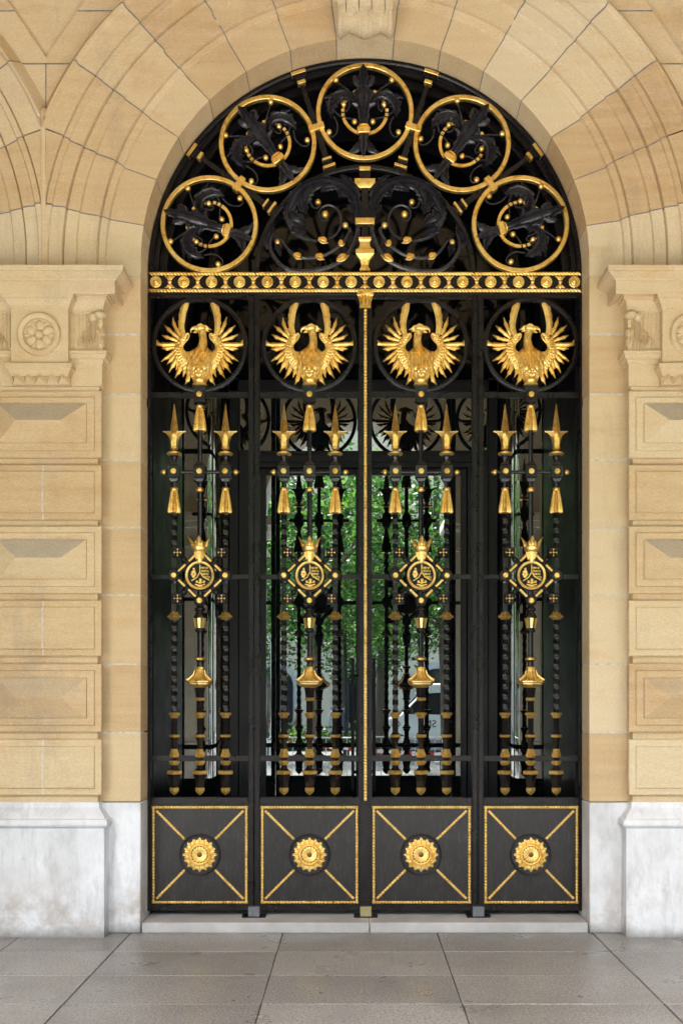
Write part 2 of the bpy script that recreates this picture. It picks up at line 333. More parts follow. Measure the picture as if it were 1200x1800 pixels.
# jamb stones (course joints read from the photograph)
CRS = [483, 588, 693, 809, 927.5, 1046, 1167.5, 1287.5, 1410]
def jamb(cx, s):
    m = MB(); rr = random.Random(int(cx * 10) + s + 40)
    ys = [Z(q) for q in CRS]
    xa, xb = cx + s * R0, cx + s * (BX - PW + .06)
    x0, x1 = min(xa, xb), max(xa, xb)
    for i in range(8):
        m.t = rr.uniform(.15, .95); m.box(x0, x1, rr.uniform(-.001, .001), .34, ys[i + 1] + .0035, ys[i] - .0035, .004)
    m.build('jamb_stone', STONE, facade)
    g = MB()
    for i in range(8): g.box(x0 + .003, x1 - .003, .0008, .33, ys[i] - .006, ys[i] + .006)
    g.box(x0 + .02, x1 - .02, .2, .325, ys[7] - .02, ys[0] + .02)
    g.build('jamb_mortar', MORTAR, facade)
    b = MB(); b.box(x0 - (.0 if s > 0 else 0), x1, -.006, .34, .0, ys[8] - .003, .006)
    b.build('jamb_plinth', MARBLE, facade)
for cx in (0, -BAY, BAY):
    for s in (-1, 1): jamb(cx, s)

def rects(m, bx, prof, back=.06, pw=PW, pp=PP):        # stacked rectangles (overhang, z): mouldings that turn the corner
    m.loft([[(bx - pw - o, back, z), (bx - pw - o, -pp - o, z), (bx + pw + o, -pp - o, z), (bx + pw + o, back, z)] for o, z in prof])
BLK = [(687, 804.5, 'A'), (817, 913.5, 'B'), (925, 1043, 'A'), (1055.5, 1153, 'B'), (1167, 1286.5, 'A'), (1300, 1397.5, 'B')]
def pilaster(bx, vis):
    p = empty('pilaster', (0, 0, 0), facade)
    rr = random.Random(int(bx * 7) + 11)
    yz = -PP - .02
    m = MB(); m.t = .45; rects(m, bx, [(-.035, Z(1412)), (-.035, Z(680))]); m.build('shaft_core', STONE, p)
    for k, (a, b, ty) in enumerate(BLK):
        z1, z0 = Z(a, -PP), Z(b, -PP); m = MB(); m.t = rr.uniform(.2, .9)
        def rect(i, y): return [(bx - PW + i, y, z0 + i), (bx + PW - i, y, z0 + i), (bx + PW - i, y, z1 - i), (bx - PW + i, y, z1 - i)]
        e = -PP
        L = [rect(.006, e + .05), rect(0, e + .044), rect(0, e + .004), rect(.004, e), rect(.045, e), rect(.047, e - .012), rect(.051, e - .015)]
        if ty == 'B': m.loft(L + [rect(.055, e - .016), rect(.06, e - .016)])
        else:
            L += [rect(.096, e - .016), rect(.098, e - .030)]
            m.loft(L, cap=False)
            i = .098; zm = (z0 + z1) / 2; q = (z1 - z0) / 2 - i; yb, yt = e - .030, e - .030 - .075
            A, B, C_, D_ = rect(i, yb); r0, r1 = (bx - PW + i + q * 1.15, yt, zm), (bx + PW - i - q * 1.15, yt, zm)
            m.add([A, B, C_, D_, r0, r1], [[0, 1, 5, 4], [1, 2, 5], [3, 0, 4]])
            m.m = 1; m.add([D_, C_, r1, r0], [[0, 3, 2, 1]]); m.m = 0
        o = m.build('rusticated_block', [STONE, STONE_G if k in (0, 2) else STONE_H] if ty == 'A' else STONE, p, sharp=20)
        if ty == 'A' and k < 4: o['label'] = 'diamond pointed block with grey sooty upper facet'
        if ty == 'B':
            g = MB(); g.box(bx - .004, bx + .004, e - .0166, e, z0 + .05, z1 - .05); g.box(bx - .0045, bx + .0045, e - .0007, e, z0 + .002, z1 - .002)
            g.build('mortar_joint', MORTAR, p)
    # capital and cornice
    zc = lambda q, o: Z(q, -PP - o)
    m = MB(); m.t = .55
    rects(m, bx, [(-.02, zc(686, 0)), (-.02, zc(679, 0)), (.0, zc(678, 0)), (.004, zc(675, 0)), (.004, zc(641, 0)), (.012, zc(639, .01)), (.016, zc(632, .02)), (.036, zc(628, .04)), (.04, zc(622, .04)),
                  (.048, zc(621, .05)), (.048, zc(616, .05)), (.01, zc(614.5, .02)), (.01, zc(547, .01))])
    m.build('capital_neck', STONE, p, sharp=20)
    m = MB(); m.t = .6
    rects(m, bx, [(.01, zc(547.5, .01)), (.016, zc(546, .02)), (.02, zc(538, .02)), (.034, zc(528, .03)), (.046, zc(524, .05)), (.048, zc(519, .05)), (.06, zc(518, .06)), (.062, zc(515, .06)), (.118, zc(516.5, .12)), (.122, zc(515, .12)), (.122, zc(494, .12)),
                  (.13, zc(493, .13)), (.133, zc(490, .13)), (.16, zc(483, .16)), (.178, zc(478, .18)), (.18, zc(476.5, .18)), (.192, zc(475.5, .19)), (.194, zc(474, .19)), (.194, zc(466, .19)), (.188, zc(465, .19)), (-.05, zc(463.5, .19) + .02)], back=.02)
    m.build('cornice', STONE, p, sharp=20)
    # block with rosette
    bw, bp_ = .195, PP + .075
    m = MB(); m.t = .5
    def br(prof):
        m.loft([[(bx - bw - o, -.06, z), (bx - bw - o, -bp_ - o, z), (bx + bw + o, -bp_ - o, z), (bx + bw + o, -.06, z)] for o, z in prof])
    br([(0, Z(640, -bp_)), (0, Z(543, -bp_)), (.008, Z(542, -bp_)), (.01, Z(538, -bp_)), (.03, Z(530, -bp_)), (.035, Z(528, -bp_)), (.045, Z(527, -bp_)), (.048, Z(517.5, -bp_))])
    br([(.0, Z(661, -bp_)), (.004, Z(658, -bp_)), (.016, Z(651, -bp_)), (.02, Z(650, -bp_)), (.03, Z(648, -bp_)), (.032, Z(641, -bp_)), (.0, Z(640.2, -bp_))])
    for i in range(5):                                  # little pyramids below the block
        x0, x1 = bx - bw + 2 * bw / 5 * i + .002, bx - bw + 2 * bw / 5 * (i + 1) - .002; z0, z1 = Z(673, -bp_), Z(661, -bp_); yy = -bp_ + .03
        m.add([(x0, yy, z0), (x1, yy, z0), (x1, yy, z1), (x0, yy, z1), ((x0 + x1) / 2, -bp_ - .03, z1 - .012), ((x0 + x1) / 2, -bp_ - .03, z1)], [[0, 1, 4], [1, 2, 5, 4], [3, 0, 4, 5], [2, 3, 5]])
    m.box(bx - bw, bx + bw, -bp_ + .03, -.08, Z(673.5, -bp_), Z(661, -bp_))
    m.build('rosette_block', STONE, p, sharp=20)
    m = MB(); m.t = .55; rz = Z(589, -bp_); r = .146; y = -bp_
    m.arc([(r, y + .01), (r, y - .022), (r - .006, y - .03), (r - .026, y - .03), (r - .036, y - .024), (r - .038, y + .001), (r - .06, y + .002)], bx, rz, 0, 2 * pi, 40, True)
    for i in range(6):
        a = pi / 2 + i * pi / 3 + pi / 6 * 0
        c_, s_ = cos(a), sin(a)
        m.leaf([(bx + c_ * .022, rz + s_ * .022), (bx + c_ * .06, rz + s_ * .06), (bx + c_ * .104, rz + s_ * .104)], [.014, .034, .045, .034, .006], .024, y + .0, n=8, m=7)
        a += pi / 6; c_, s_ = cos(a), sin(a)
        m.leaf([(bx + c_ * .05, rz + s_ * .05), (bx + c_ * .105, rz + s_ * .105)], [.012, .022, .006], .012, y + .0, n=5, m=5)
    m.ball((bx, y - .012, rz), (.03, .03, .03), 12, 8); m.build('rosette', STONE, p, sharp=40)
    # flutes and acanthus on the neck
    ny = -PP - .01; zt, zb = Z(551, ny), Z(612, ny)
    for s in (-1, 1):
        m = MB(); m.t = .5
        for q in (.225, .25, .275, .30): m.lathe([(zb, .008), (zt - .01, .008), (zt, .003)], bx + s * q, ny, 8)
        xo = bx + s * (PW + .008)
        m.leaf([(xo - s * .05, zb), (xo - s * .06, lerp(zb, zt, .5)), (xo - s * .045, zt - .03)], [.03, .05, .03], .035, ny, n=10, m=7, serr=.3, sn=4, rib=3)
        m.leaf([(xo - s * .10, zb), (xo - s * .115, zb + .07), (xo - s * .085, zb + .12)], [.022, .034, .014], .03, ny, n=8, m=7, serr=.3, sn=4, rib=3)
        m.leaf([(xo - s * .145, zb), (xo - s * .15, zb + .04), (xo - s * .13, zb + .07)], [.016, .024, .01], .025, ny, n=8, m=5, serr=.3, sn=3, rib=3)
        m.ball((xo - s * .01, ny - .02, zt - .02), (.045, .05, .026), 10, 7); m.ball((xo - s * .06, ny - .015, zt - .035), (.03, .03, .035), 8, 6)
        for zz in (.05, .11): m.ball((xo + s * .0, ny + .02, zb + zz), (.018, .05, .035), 8, 6)
        m.build('acanthus', STONE, p)
    # marble plinth
    m = MB()
    rects(m, bx, [(.026, 0), (.026, Z(1456, -PP)), (.030, Z(1454, -PP)), (.044, Z(1452, -PP)), (.05, Z(1449, -PP)), (.05, Z(1444, -PP)), (.044, Z(1440, -PP)), (.03, Z(1438, -PP)), (.018, Z(1432, -PP)), (-.006, Z(1425, -PP)), (-.02, Z(1420, -PP)), (-.022, Z(1414, -PP)), (-.026, Z(1411, -PP))], back=.05)
    m.build('plinth', MARBLE, p, sharp=22)
for s in (-1, 1): pilaster(s * BX, True)
def arch_wall(m, cx, hb, r, zc, y0, y1, zt, z0=0.0, n=32):   # one bay of wall: piers either side of a round arch
    pts = [(r * cos(pi * i / n), zc + r * sin(pi * i / n)) for i in range(n + 1)]
    out = [(max(-hb, min(hb, x * 50)), zt) if 0 < i < n else (hb if i == 0 else -hb, zt) for i, (x, z) in enumerate(pts)]
    out = [(x * hb / r, zt) for x, z in pts]
    vs, fs = [], []
    for y in (y0, y1):
        for (x, z) in pts: vs.append((cx + x, y, z))
        for (x, z) in out: vs.append((cx + x, y, z))
    k = n + 1; o2 = 2 * k
    for i in range(n):
        fs += [[i, i + 1, k + i + 1, k + i], [o2 + i, o2 + k + i, o2 + k + i + 1, o2 + i + 1], [i, o2 + i, o2 + i + 1, i + 1]]
    for q in (0, n):                                     # corner pieces between arch springing, pier edge and top
        b0 = len(vs); sx_ = hb if q == 0 else -hb
        vs += [(cx + sx_, y0, zc), (cx + sx_, y1, zc)]
        fs += [[q, k + q, b0], [o2 + q, b0 + 1, o2 + k + q], [k + q, o2 + k + q, b0 + 1, b0]]
    fs += [[0, k, o2 + k, o2], [n, o2 + n, o2 + k + n, k + n]]
    m.add(vs, fs)
    for s in (-1, 1):
        a, b = cx + s * r, cx + s * hb; m.box(min(a, b), max(a, b), y0, y1, z0, zc)
for s in (-1, 1):                                       # spandrel above each pilaster with its sunk triangle
    bx = s * BX; m = MB(); zt = 8.6
    m.t = .6
    za = Z(103, -.03); k_ = 60 / 88.0
    for q in (-1, 1):
        m.t = .5 if q > 0 else .62
        m.poly([(bx + q * .0, Z(222, -.03)), (bx + q * .35, Z(222, -.03) + .3), (bx + q * 1.6, Z(0, -.03)), (bx + q * 1.6, zt), (bx + q * (zt - za) * k_, zt), (bx + q * .0, za)], -.045, -.011)
    m.build('spandrel', STONE, facade, sharp=20)
    g = MB(); zj = Z(111, -.05); g.box(bx - .28, bx + .28, -.0465, -.005, zj - .006, zj + .004); g.box(bx - .004, bx + .004, -.0465, -.005, Z(205, -.05), zj)
    g.box(bx - .6, bx + .6, -.0095, -.004, Z(205, -.05), Z(15, -.05))
    zj = Z(18, -.05)
    for q in (-1, 1): g.box(bx + q * .42 - .2, bx + q * .42 + .2, -.0465, -.005, zj - .005, zj + .004)
    g.build('spandrel_mortar', GROUT, facade)
m = MB(); m.t = .6
for i in (-1, 0, 1): arch_wall(m, i * BAY, BX, 2.15, ZC, -.012, .1, 8.6, z0=ZC - .05)
m.build('spandrel_ground', STONE, facade, smooth=False)
# keystone console
m = MB(); m.t = .7
kz, ky, kr = Z(37, -.1), -.085, .095
def kprof(x):                                            # radius of the scroll along its width
    u_ = abs(x) / .195
    if u_ > .78: return kr * (1.0 - .25 * (abs(u_ - .88) / .12) ** 2)
    if u_ < .17: return kr * (1.02 - .12 * (u_ / .17) ** 2)
    return kr * (.62 + .34 * abs((u_ - .56) / .39) ** 1.3 if u_ < .56 else .62 + .22 * ((u_ - .56) / .22))
xs = [-.195 + .39 * i / 48 for i in range(49)]
m.loft([[(x, ky + kprof(x) * 1.15 * cos(2 * pi * j / 20), kz + kprof(x) * sin(2 * pi * j / 20)) for j in range(20)] for x in xs])
zz0 = Z(13, -.2)
for x0, x1, yy in ((-.185, -.135, -.235), (-.13, -.045, -.215), (-.04, .04, -.228), (.045, .13, -.215), (.135, .185, -.235)):
    m.loft([[(x0, .0, z), (x0, y2, z), (x1, y2, z), (x1, .0, z)] for z, y2 in ((zz0 - .02, -.12), (zz0, yy), (zz0 + .35, yy - .05), (zz0 + .7, yy - .16), (zz0 + .9, yy - .16))])
m.box(-.19, .19, -.16, .0, zz0 - .03, zz0 + .9)
m.build('keystone', STONE, facade, sharp=30)

m = MB(); m.t = .5
for i in (-2, -1, 0, 1, 2): arch_wall(m, i * BAY, BX, R0 + .012, ZC, .335, 1.28, 8.6)
for i in (-2, 2): m.box(i * BAY - BX, i * BAY + BX, .0, .02, 0, 8.6)
m.box(-11.1, 11.1, 1.45, 1.6, -.3, 8.6)  # added unseen blackout wall, stops sun coming in behind the doors
m.build('wall_core', STONE, facade, smooth=False)

# ------------------------------------------------------------------ arcade behind the photographer
arc = empty('arcade_wall', (0, -7.2, 0)); tag(arc, 'open stone arcade of round arches along the street side, behind the viewer', 'arcade')
for i in range(-2, 3):
    m = MB(); m.t = .5
    m.T = lambda x, y, z: (x, y + 7.2, z)
    if abs(i) < 2: arch_wall(m, i * BAY, BX, 1.6, ZC, -7.95, -7.2, 8.6, z0=.93)
    else: m.box(i * BAY - BX, i * BAY + BX, -7.95, -7.2, 0, 8.6)  # outermost bays filled solid, added to reduce side light
    b = m.build('open_or_filled_bay', PALE, arc, smooth=False)
for i in range(-3, 3):
    bx = (i + .5) * BAY; m = MB(); m.T = lambda x, y, z: (x, y + 7.2, z)
    m.box(bx - .64, bx + .64, -7.98, -7.17, 0, .93, .02); m.build('pier_plinth', MARBLE, arc)
    m = MB(); m.T = lambda x, y, z: (x, y + 7.2, z); m.t = .5
    m.box(bx - .72, bx + .72, -8.05, -7.1, ZC - .3, ZC - .2, .01); m.box(bx - .78, bx + .78, -8.12, -7.04, ZC - .2, ZC - .05, .01)
    m.box(bx - .68, bx + .68, -8.0, -7.15, ZC - .62, ZC - .56, .01); m.build('pier_capital', PALE, arc)
m = MB(); m.t = .5; m.box(-11.3, 11.3, -7.2, .0, 7.7, 7.9)
for i in range(-3, 3): m.box((i + .5) * BAY - .4, (i + .5) * BAY + .4, -7.2, .0, 7.4, 7.7)
tag(m.build('ceiling', STONE, smooth=False), kind='structure')
m = MB(); m.box(-11.3, 11.3, -8.1, 30, 8.6, 9.0); tag(m.build('building_roof', STONE, smooth=False), 'flat roof slab over the arcade, above the picture', 'roof')
LIGHT_STOP = plain('dark light-stop', (.07, .065, .06), .9)
for s in (-1, 1):
    m = MB(); m.box(s * 7.4 - .12, s * 7.4 + .12, -7.25, .0, 0, 7.7)  # added unseen walls, kept dark to cut the side light in the passage
    tag(m.build('light_stop_wall', LIGHT_STOP, smooth=False), 'dark light-stop wall added out of view at the %s end of the arcade passage' % ('left' if s < 0 else 'right'), 'wall')

# ------------------------------------------------------------------ recess, glazed door
m = MB(); n = 40
def shell(m, r0, r1, y0, y1, zb):
    def at(r): return [(r, zb)] + [(r * cos(pi * i / n), ZC + r * sin(pi * i / n)) for i in range(n + 1)] + [(-r, zb)]
    a, b = at(r0), at(r1)
    m.loft([[(p[0], y0, p[1]), (p[0], y1, p[1]), (q[0], y1, q[1]), (q[0], y0, q[1])] for p, q in zip(a, b)])
zb_ = Zg(560)
shell(m, 1.40, 1.575, .62, .78, zb_); shell(m, 1.35, 1.40, .66, .9, zb_); shell(m, 1.50, 1.575, .50, .62, zb_); shell(m, 1.552, 1.575, .36, 1.24, .06)
lin = m.build('recess_lining', BLACK); tag(lin, 'black moulded arch lining inside the stone opening behind the gate', 'door frame')
YG = 1.24
def door(s):
    d = empty('glass_door', (s * .44, YG, .07))
    tag(d, 'black framed glass door with bar handle, %s' % ('left of the centre post, reflecting hedge and passers-by' if s < 0 else 'right of the centre post, reflecting a white van'), 'door', 'pair of glass doors')
    def lo(x0, x1): return (min(x0, x1) - d.location.x, max(x0, x1) - d.location.x)
    zt = Z(825, YG) - .07
    m = MB()
    for a, b in ((.004, .062), (.80, .848)):
        x0, x1 = lo(s * a, s * b); m.box(x0, x1, -.03, .03, 0, zt, .004)
    x0, x1 = lo(s * .06, s * .802); m.box(x0, x1, -.028, .028, 0, .12, .004); m.box(x0, x1, -.028, .028, zt - .05, zt, .004)
    m.build('door_frame', BLACK, d)
    m = MB(); m.box(x0, x1, -.006, .006, .12, zt - .05); m.build('pane', GLASS, d)
    m = MB(); hx = s * .087 - d.location.x; z0, z1 = Z(1390, YG - .07) - .07, Z(1157, YG - .07) - .07
    m.tube([(hx, -.07, z0), (hx, -.07, z1)], .013, 8)
    for zz in (z0 + .15, z1 - .14): m.tube([(hx, -.07, zz), (hx - s * .05, -.02, zz)], .011, 8)
    m.build('handle', BLACK, d)
for s in (-1, 1): door(s)
tr = empty('door_surround', (0, YG, .07)); tag(tr, 'black door surround with header and dark glass fanlight behind the gate', 'door frame')
m = MB(); zh0, zh1 = Z(825, YG) - .068, Z(795, YG) - .07
for s in (-1, 1):
    for a, b, y in ((.85, .93, -.05), (.93, 1.02, -.08), (1.02, 1.10, -.06)): m.box(min(s * a, s * b), max(s * a, s * b), y, .06, 0, zh1 + .6 if a > 1 else zh1, .006)
m.box(-1.02, 1.02, -.055, .06, zh0, zh1, .006); m.box(-1.02, 1.02, -.07, .06, zh0 + .04, zh1 - .03, .006)
m.build('header', BLACK, tr)
zt_ = Z(692, YG) - .07
m = MB(); m.box(-1.40, 1.40, -.006, .006, zh1, zt_); m.build('transom_pane', GLASS, tr)
m = MB(); m.box(-1.40, 1.40, -.006, .006, zt_ + .1, 6.3); m.build('fanlight_pane', GLASS_D, tr)
m = MB(); m.box(-1.40, 1.40, -.06, .05, zt_, zt_ + .1, .006); m.build('transom_bar', BLACK, tr)
def curve_pane(s):
    d = empty('side_pane', (s * 1.3, YG, .07)); tag(d, 'dark glass side pane with a rounded edge, behind the %s side panel of the gate' % ('left' if s < 0 else 'right'), 'window', 'side panes with a rounded edge')
    L = []; rb, xb = .16, 1.262; yb = YG - .17
    for i in range(15):
        a = (1 - i / 14) * radians(78); L.append((s * (xb - rb * sin(a)), yb + rb * (1 - cos(a))))
    L.append((s * 1.585, yb - .0165 * .32))
    L = [(x - d.location.x, y - YG) for x, y in L]
    zt = Z(700, 1.1) - .07
    m = MB(); m.loft([[(x, y, 0), (x, y + .012, 0), (x, y + .012, zt), (x, y, zt)] for x, y in L]); m.build('pane', GLASS, d, sharp=60)
    m = MB(); m.loft([[(x, y - .03, z0), (x, y + .03, z0), (x, y + .03, z1), (x, y - .03, z1)] for x, y in L for z0, z1 in ((0, .3),)]); m.build('sill', BLACK, d, sharp=60)
    m = MB(); m.loft([[(x, y - .03, zt), (x, y + .03, zt), (x, y + .03, zt + 3), (x, y - .03, zt + 3)] for x, y in L]); m.build('head_panel', GLASS_D, d, sharp=60)
for s in (-1, 1): curve_pane(s)

# ------------------------------------------------------------------ threshold and floor sockets
th = MB(); th.box(-1.565, .03, .005, 1.25, -.003, .07, .006); th.box(.034, 1.565, .005, 1.25, -.003, .07, .006)
tag(th.build('threshold_step', STEP), 'pale marble threshold slab under the gate between the plinths', 'step')
def foot(px, mat, label):
    d = empty('floor_socket', (X(px, G - .02), G - .02, .07)); tag(d, label, 'gate stop', 'floor sockets under the gate')
    m = MB(); w = .042; m.box(-w, w, -.04, .05, 0, .075, .004)
    if mat is TREAD:
        for i in range(5):
            for j in range(5): m.ball((-.034 + .017 * i, -.041, .008 + .015 * j), (.007, .003, .004), 5, 4)
    m.build('block', mat, d)
    m = MB(); m.box(-.085, .085, -.06, .06, .0004, .006, .002)
    for q in (-1, 1): m.box(q * .075 - .008, q * .075 + .008, -.055, .0, .006, .02, .002)
    m.build('base_plate', BLACK, d)
foot(447, TREAD, 'grey chequered block on a black plate under the left mullion of the gate')
foot(642.5, BRASS, 'dull brass block on a black plate under the gilded centre post')
foot(839.5, TREAD, 'grey chequered block on a black plate under the right mullion of the gate')

# ------------------------------------------------------------------ the gate: all measures below are photo px on the gate plane (y too), turned into metres by T
def PXT(x, y, z): return (x * U, y * U, Zg(z))
def pm(): m = MB(); m.T = PXT; return m
def mk(name, mat, parent, fn, sharp=38):
    m = pm(); fn(m); return m.build(name, mat, parent, sharp=sharp)
def beads(m, p0, p1, w, pitch, y, rope=False):           # row of gilded beads from p0 to p1
    a, b = Vector(p0), Vector(p1); Ln = (b - a).length; n = max(2, int(Ln / pitch)); d = (b - a).normalized(); q = Vector((-d.y, d.x))
    m.loft([[(c.x + q.x * w * .3, y + 1.2, c.y + q.y * w * .3), (c.x + q.x * w * .3, y - .5, c.y + q.y * w * .3), (c.x - q.x * w * .3, y - .5, c.y - q.y * w * .3), (c.x - q.x * w * .3, y + 1.2, c.y - q.y * w * .3)] for c in (a, b)])
    for i in range(n):
        c = a.lerp(b, (i + .5) / n); h = Ln / n * .5; j = random.uniform(.9, 1.1)
        if rope:
            sk_ = .9 * h
            L = []
            for t, r, yy in ((-1, .8, -.7), (-.5, 1.0, -2.2), (.0, 1.0, -2.8), (.5, 1.0, -2.2), (1, .8, -.7)):
                e = c + d * (h * t * .95)
                L.append([(e.x + q.x * w * .5 * r + d.x * sk_, y - .6, e.y + q.y * w * .5 * r + d.y * sk_), (e.x, y + yy, e.y), (e.x - q.x * w * .5 * r - d.x * sk_, y - .6, e.y - q.y * w * .5 * r - d.y * sk_)])
            m.loft(L)
        else:
            m.ball((c.x, y - .8, c.y), (h * .98 * abs(d.x) + w * .42 * j * abs(d.y) if abs(d.x) < .1 or abs(d.y) < .1 else w * .42 * j, 2.3 * j, h * .98 * abs(d.y) + w * .42 * j * abs(d.x) if abs(d.x) < .1 or abs(d.y) < .1 else w * .42 * j), 7, 4)

def twist(m, cx, z0, z1, hw, pitch):
    n = int(abs(z1 - z0) / 3); L = []
    for i in range(n + 1):
        z = lerp(z0, z1, i / n); a = 2 * pi * (z - z0) / 70.0
        L.append([(cx + hw * sqrt(2) * cos(a + pi / 4 + pi / 2 * j), hw * sqrt(2) * sin(a + pi / 4 + pi / 2 * j), z) for j in range(4)])
    m.loft(L)
LOW_IRON = lambda z0: [[(z0, 5), (1287, 5), (1291, 7.8)], [(1296.5, 8), (1303, 5), (1318, 5)], [(1330, 6.5), (1338, 6.5)], [(1344, 6.5), (1347, 5), (1351, 6.5), (1355, 11)], [(1361, 11.5), (1370, 8.8), (1385, 6.8)]]
LOW_GOLD = [[(1252, 6.5), (1253.5, 10.2), (1256, 9.8), (1258, 7.6), (1262, 6.2), (1262.5, 4.5)], [(1290.8, 6), (1291.5, 9.3), (1295.5, 9.3), (1296.5, 6)],
            [(1316, 4.8), (1318, 6), (1321, 6.4), (1326, 8.4), (1327.5, 8.4), (1328.5, 9.8), (1330.5, 9.4), (1332, 6)], [(1337, 8), (1338, 9.6), (1340, 9.4), (1343, 7.4), (1345, 6)],
            [(1354, 10), (1355.5, 13.2), (1360.5, 12.8), (1362, 9.5)]]
TIP = [(1384, 6.5), (1385, 8), (1388, 8.2), (1391, 7.6), (1394, 5.5), (1396.5, 2.5), (1398, .4)]
def node(m, cx, z0, z1, hw, d=9):
    m.loft([[(cx - w, -dd, z), (cx + w, -dd, z), (cx + w, dd, z), (cx - w, dd, z)] for z, w, dd in ((z0 - 6, 4.5, 4.5), (z0 - 4, 6, 6), (z0, hw - 2, d - 2), (z0 + 2, hw, d), (z1 - 2, hw, d), (z1, hw - 2, d - 2), (z1 + 4, 6, 6), (z1 + 6, 4.5, 4.5))])
def boss(parent, cx, z, y, r=5.2):
    mk('boss', GOLD, parent, lambda m: m.disc_lathe([(r, y + 2), (r, y - 1), (r * .8, y - 2), (.3, y - 2.3)], cx, z, 16))
def tassel(parent, cx, z0, z1, r=12.0):
    h = z1 - z0
    def f(m):
        m.lathe([(z0, 4), (z0 + .01 * h, 6), (z0 + .06 * h, 7.2), (z0 + .10 * h, 5.8), (z0 + .13 * h, 5.6)], cx, 0, 16)
        m.lathe([(z0 + .11 * h, 5.6), (z0 + .3 * h, 7.4), (z0 + .7 * h, 10.6), (z0 + .95 * h, r), (z0 + h, r * .9), (z0 + h * .99, 3)], cx, 0, 56, flute=14, depth=.17)
    mk('tassel', GOLD, parent, f, sharp=50)
def spearhead(parent, cx):
    def f(m):
        m.lathe([(710, .3), (712, .9), (758, 7.2), (760, 7.2)], cx, 0, 4)
        L = []
        for z, r, c_ in ((757.5, 20.5, 6), (759.5, 20, 5.8), (761, 16, 5.6), (764, 12.5, 5.8), (769, 9.6, 5.8), (776, 7.8, 5.6), (785, 6.2, 5.2)):
            r2 = r * .75
            L.append([(cx + r, 0, z), (cx + c_, c_ * .6, z + (1.8 if z < 762 else 0)), (cx, r2, z), (cx - c_, c_ * .6, z + (1.8 if z < 762 else 0)), (cx - r, 0, z), (cx - c_ * .8, -c_, z + (2.2 if z < 762 else 0)), (cx, -r2, z + (1.0 if z < 762 else 0)), (cx + c_ * .8, -c_, z + (2.2 if z < 762 else 0))])
        m.loft(L)
        m.lathe([(784.5, 5), (786, 7), (789, 7), (791, 4.5)], cx, 0, 12)
    mk('spearhead', GOLD, parent, f, sharp=28)
def side_spear(parent, cx):
    def f(m):
        m.tube([(cx, 0, 787), (cx, 0, 1390)], 3.0, 6); m.lathe([(788, 4.2), (794, 4.2)], cx, 0, 10); m.lathe([(801, 8), (804, 6), (807, 4.4), (815, 4.4)], cx, 0, 10)
        node(m, cx, 818, 842, 10); m.lathe([(844, 4.4), (860, 4.4)], cx, 0, 8)
        twist(m, cx, 900, 964, 3.7, 21); m.box(cx - 4, cx + 4, -4, 4, 962, 1078); twist(m, cx, 1086, 1252, 3.7, 21)
        for p in LOW_IRON(1261): m.lathe(p, cx, 0, 4)
        m.lathe([(1000, 5), (1000, 8)], cx, 0, 6) if 0 else None
        m.disc_lathe([(9, 5), (11.5, 2), (11.5, -4), (9.5, -6.5), (7, -6.5), (6.4, -5), (.5, -5)], cx, 1012, 18)
        for z in (1012,): m.lathe([(z - 15, 4.5), (z - 12, 6), (z + 12, 6), (z + 15, 4.5)], cx, 0, 8)
    sp = mk('spear', IRONR, parent, f, 30)
    spearhead(sp, cx); tassel(sp, cx, 857, 902); mk('tip', GOLD, sp, lambda m: m.lathe(TIP, cx, 0, 4), 30)
    mk('collar', GOLD, sp, lambda m: m.lathe([(793, 4.5), (795, 10), (797, 13), (799, 13), (801, 9), (802, 5)], cx, 0, 18))
    mk('collar', GOLD, sp, lambda m: m.lathe([(1075.5, 5.5), (1077, 6.5), (1080, 8), (1083, 12), (1085, 12.5), (1087, 9), (1089, 7), (1089.5, 5)], cx, 0, 4), 30)
    for p in LOW_GOLD: mk('collar', GOLD, sp, lambda m: m.lathe(p, cx, 0, 4), 30)
    boss(sp, cx, 830, -9); boss(sp, cx, 1012, -6.5, 5)
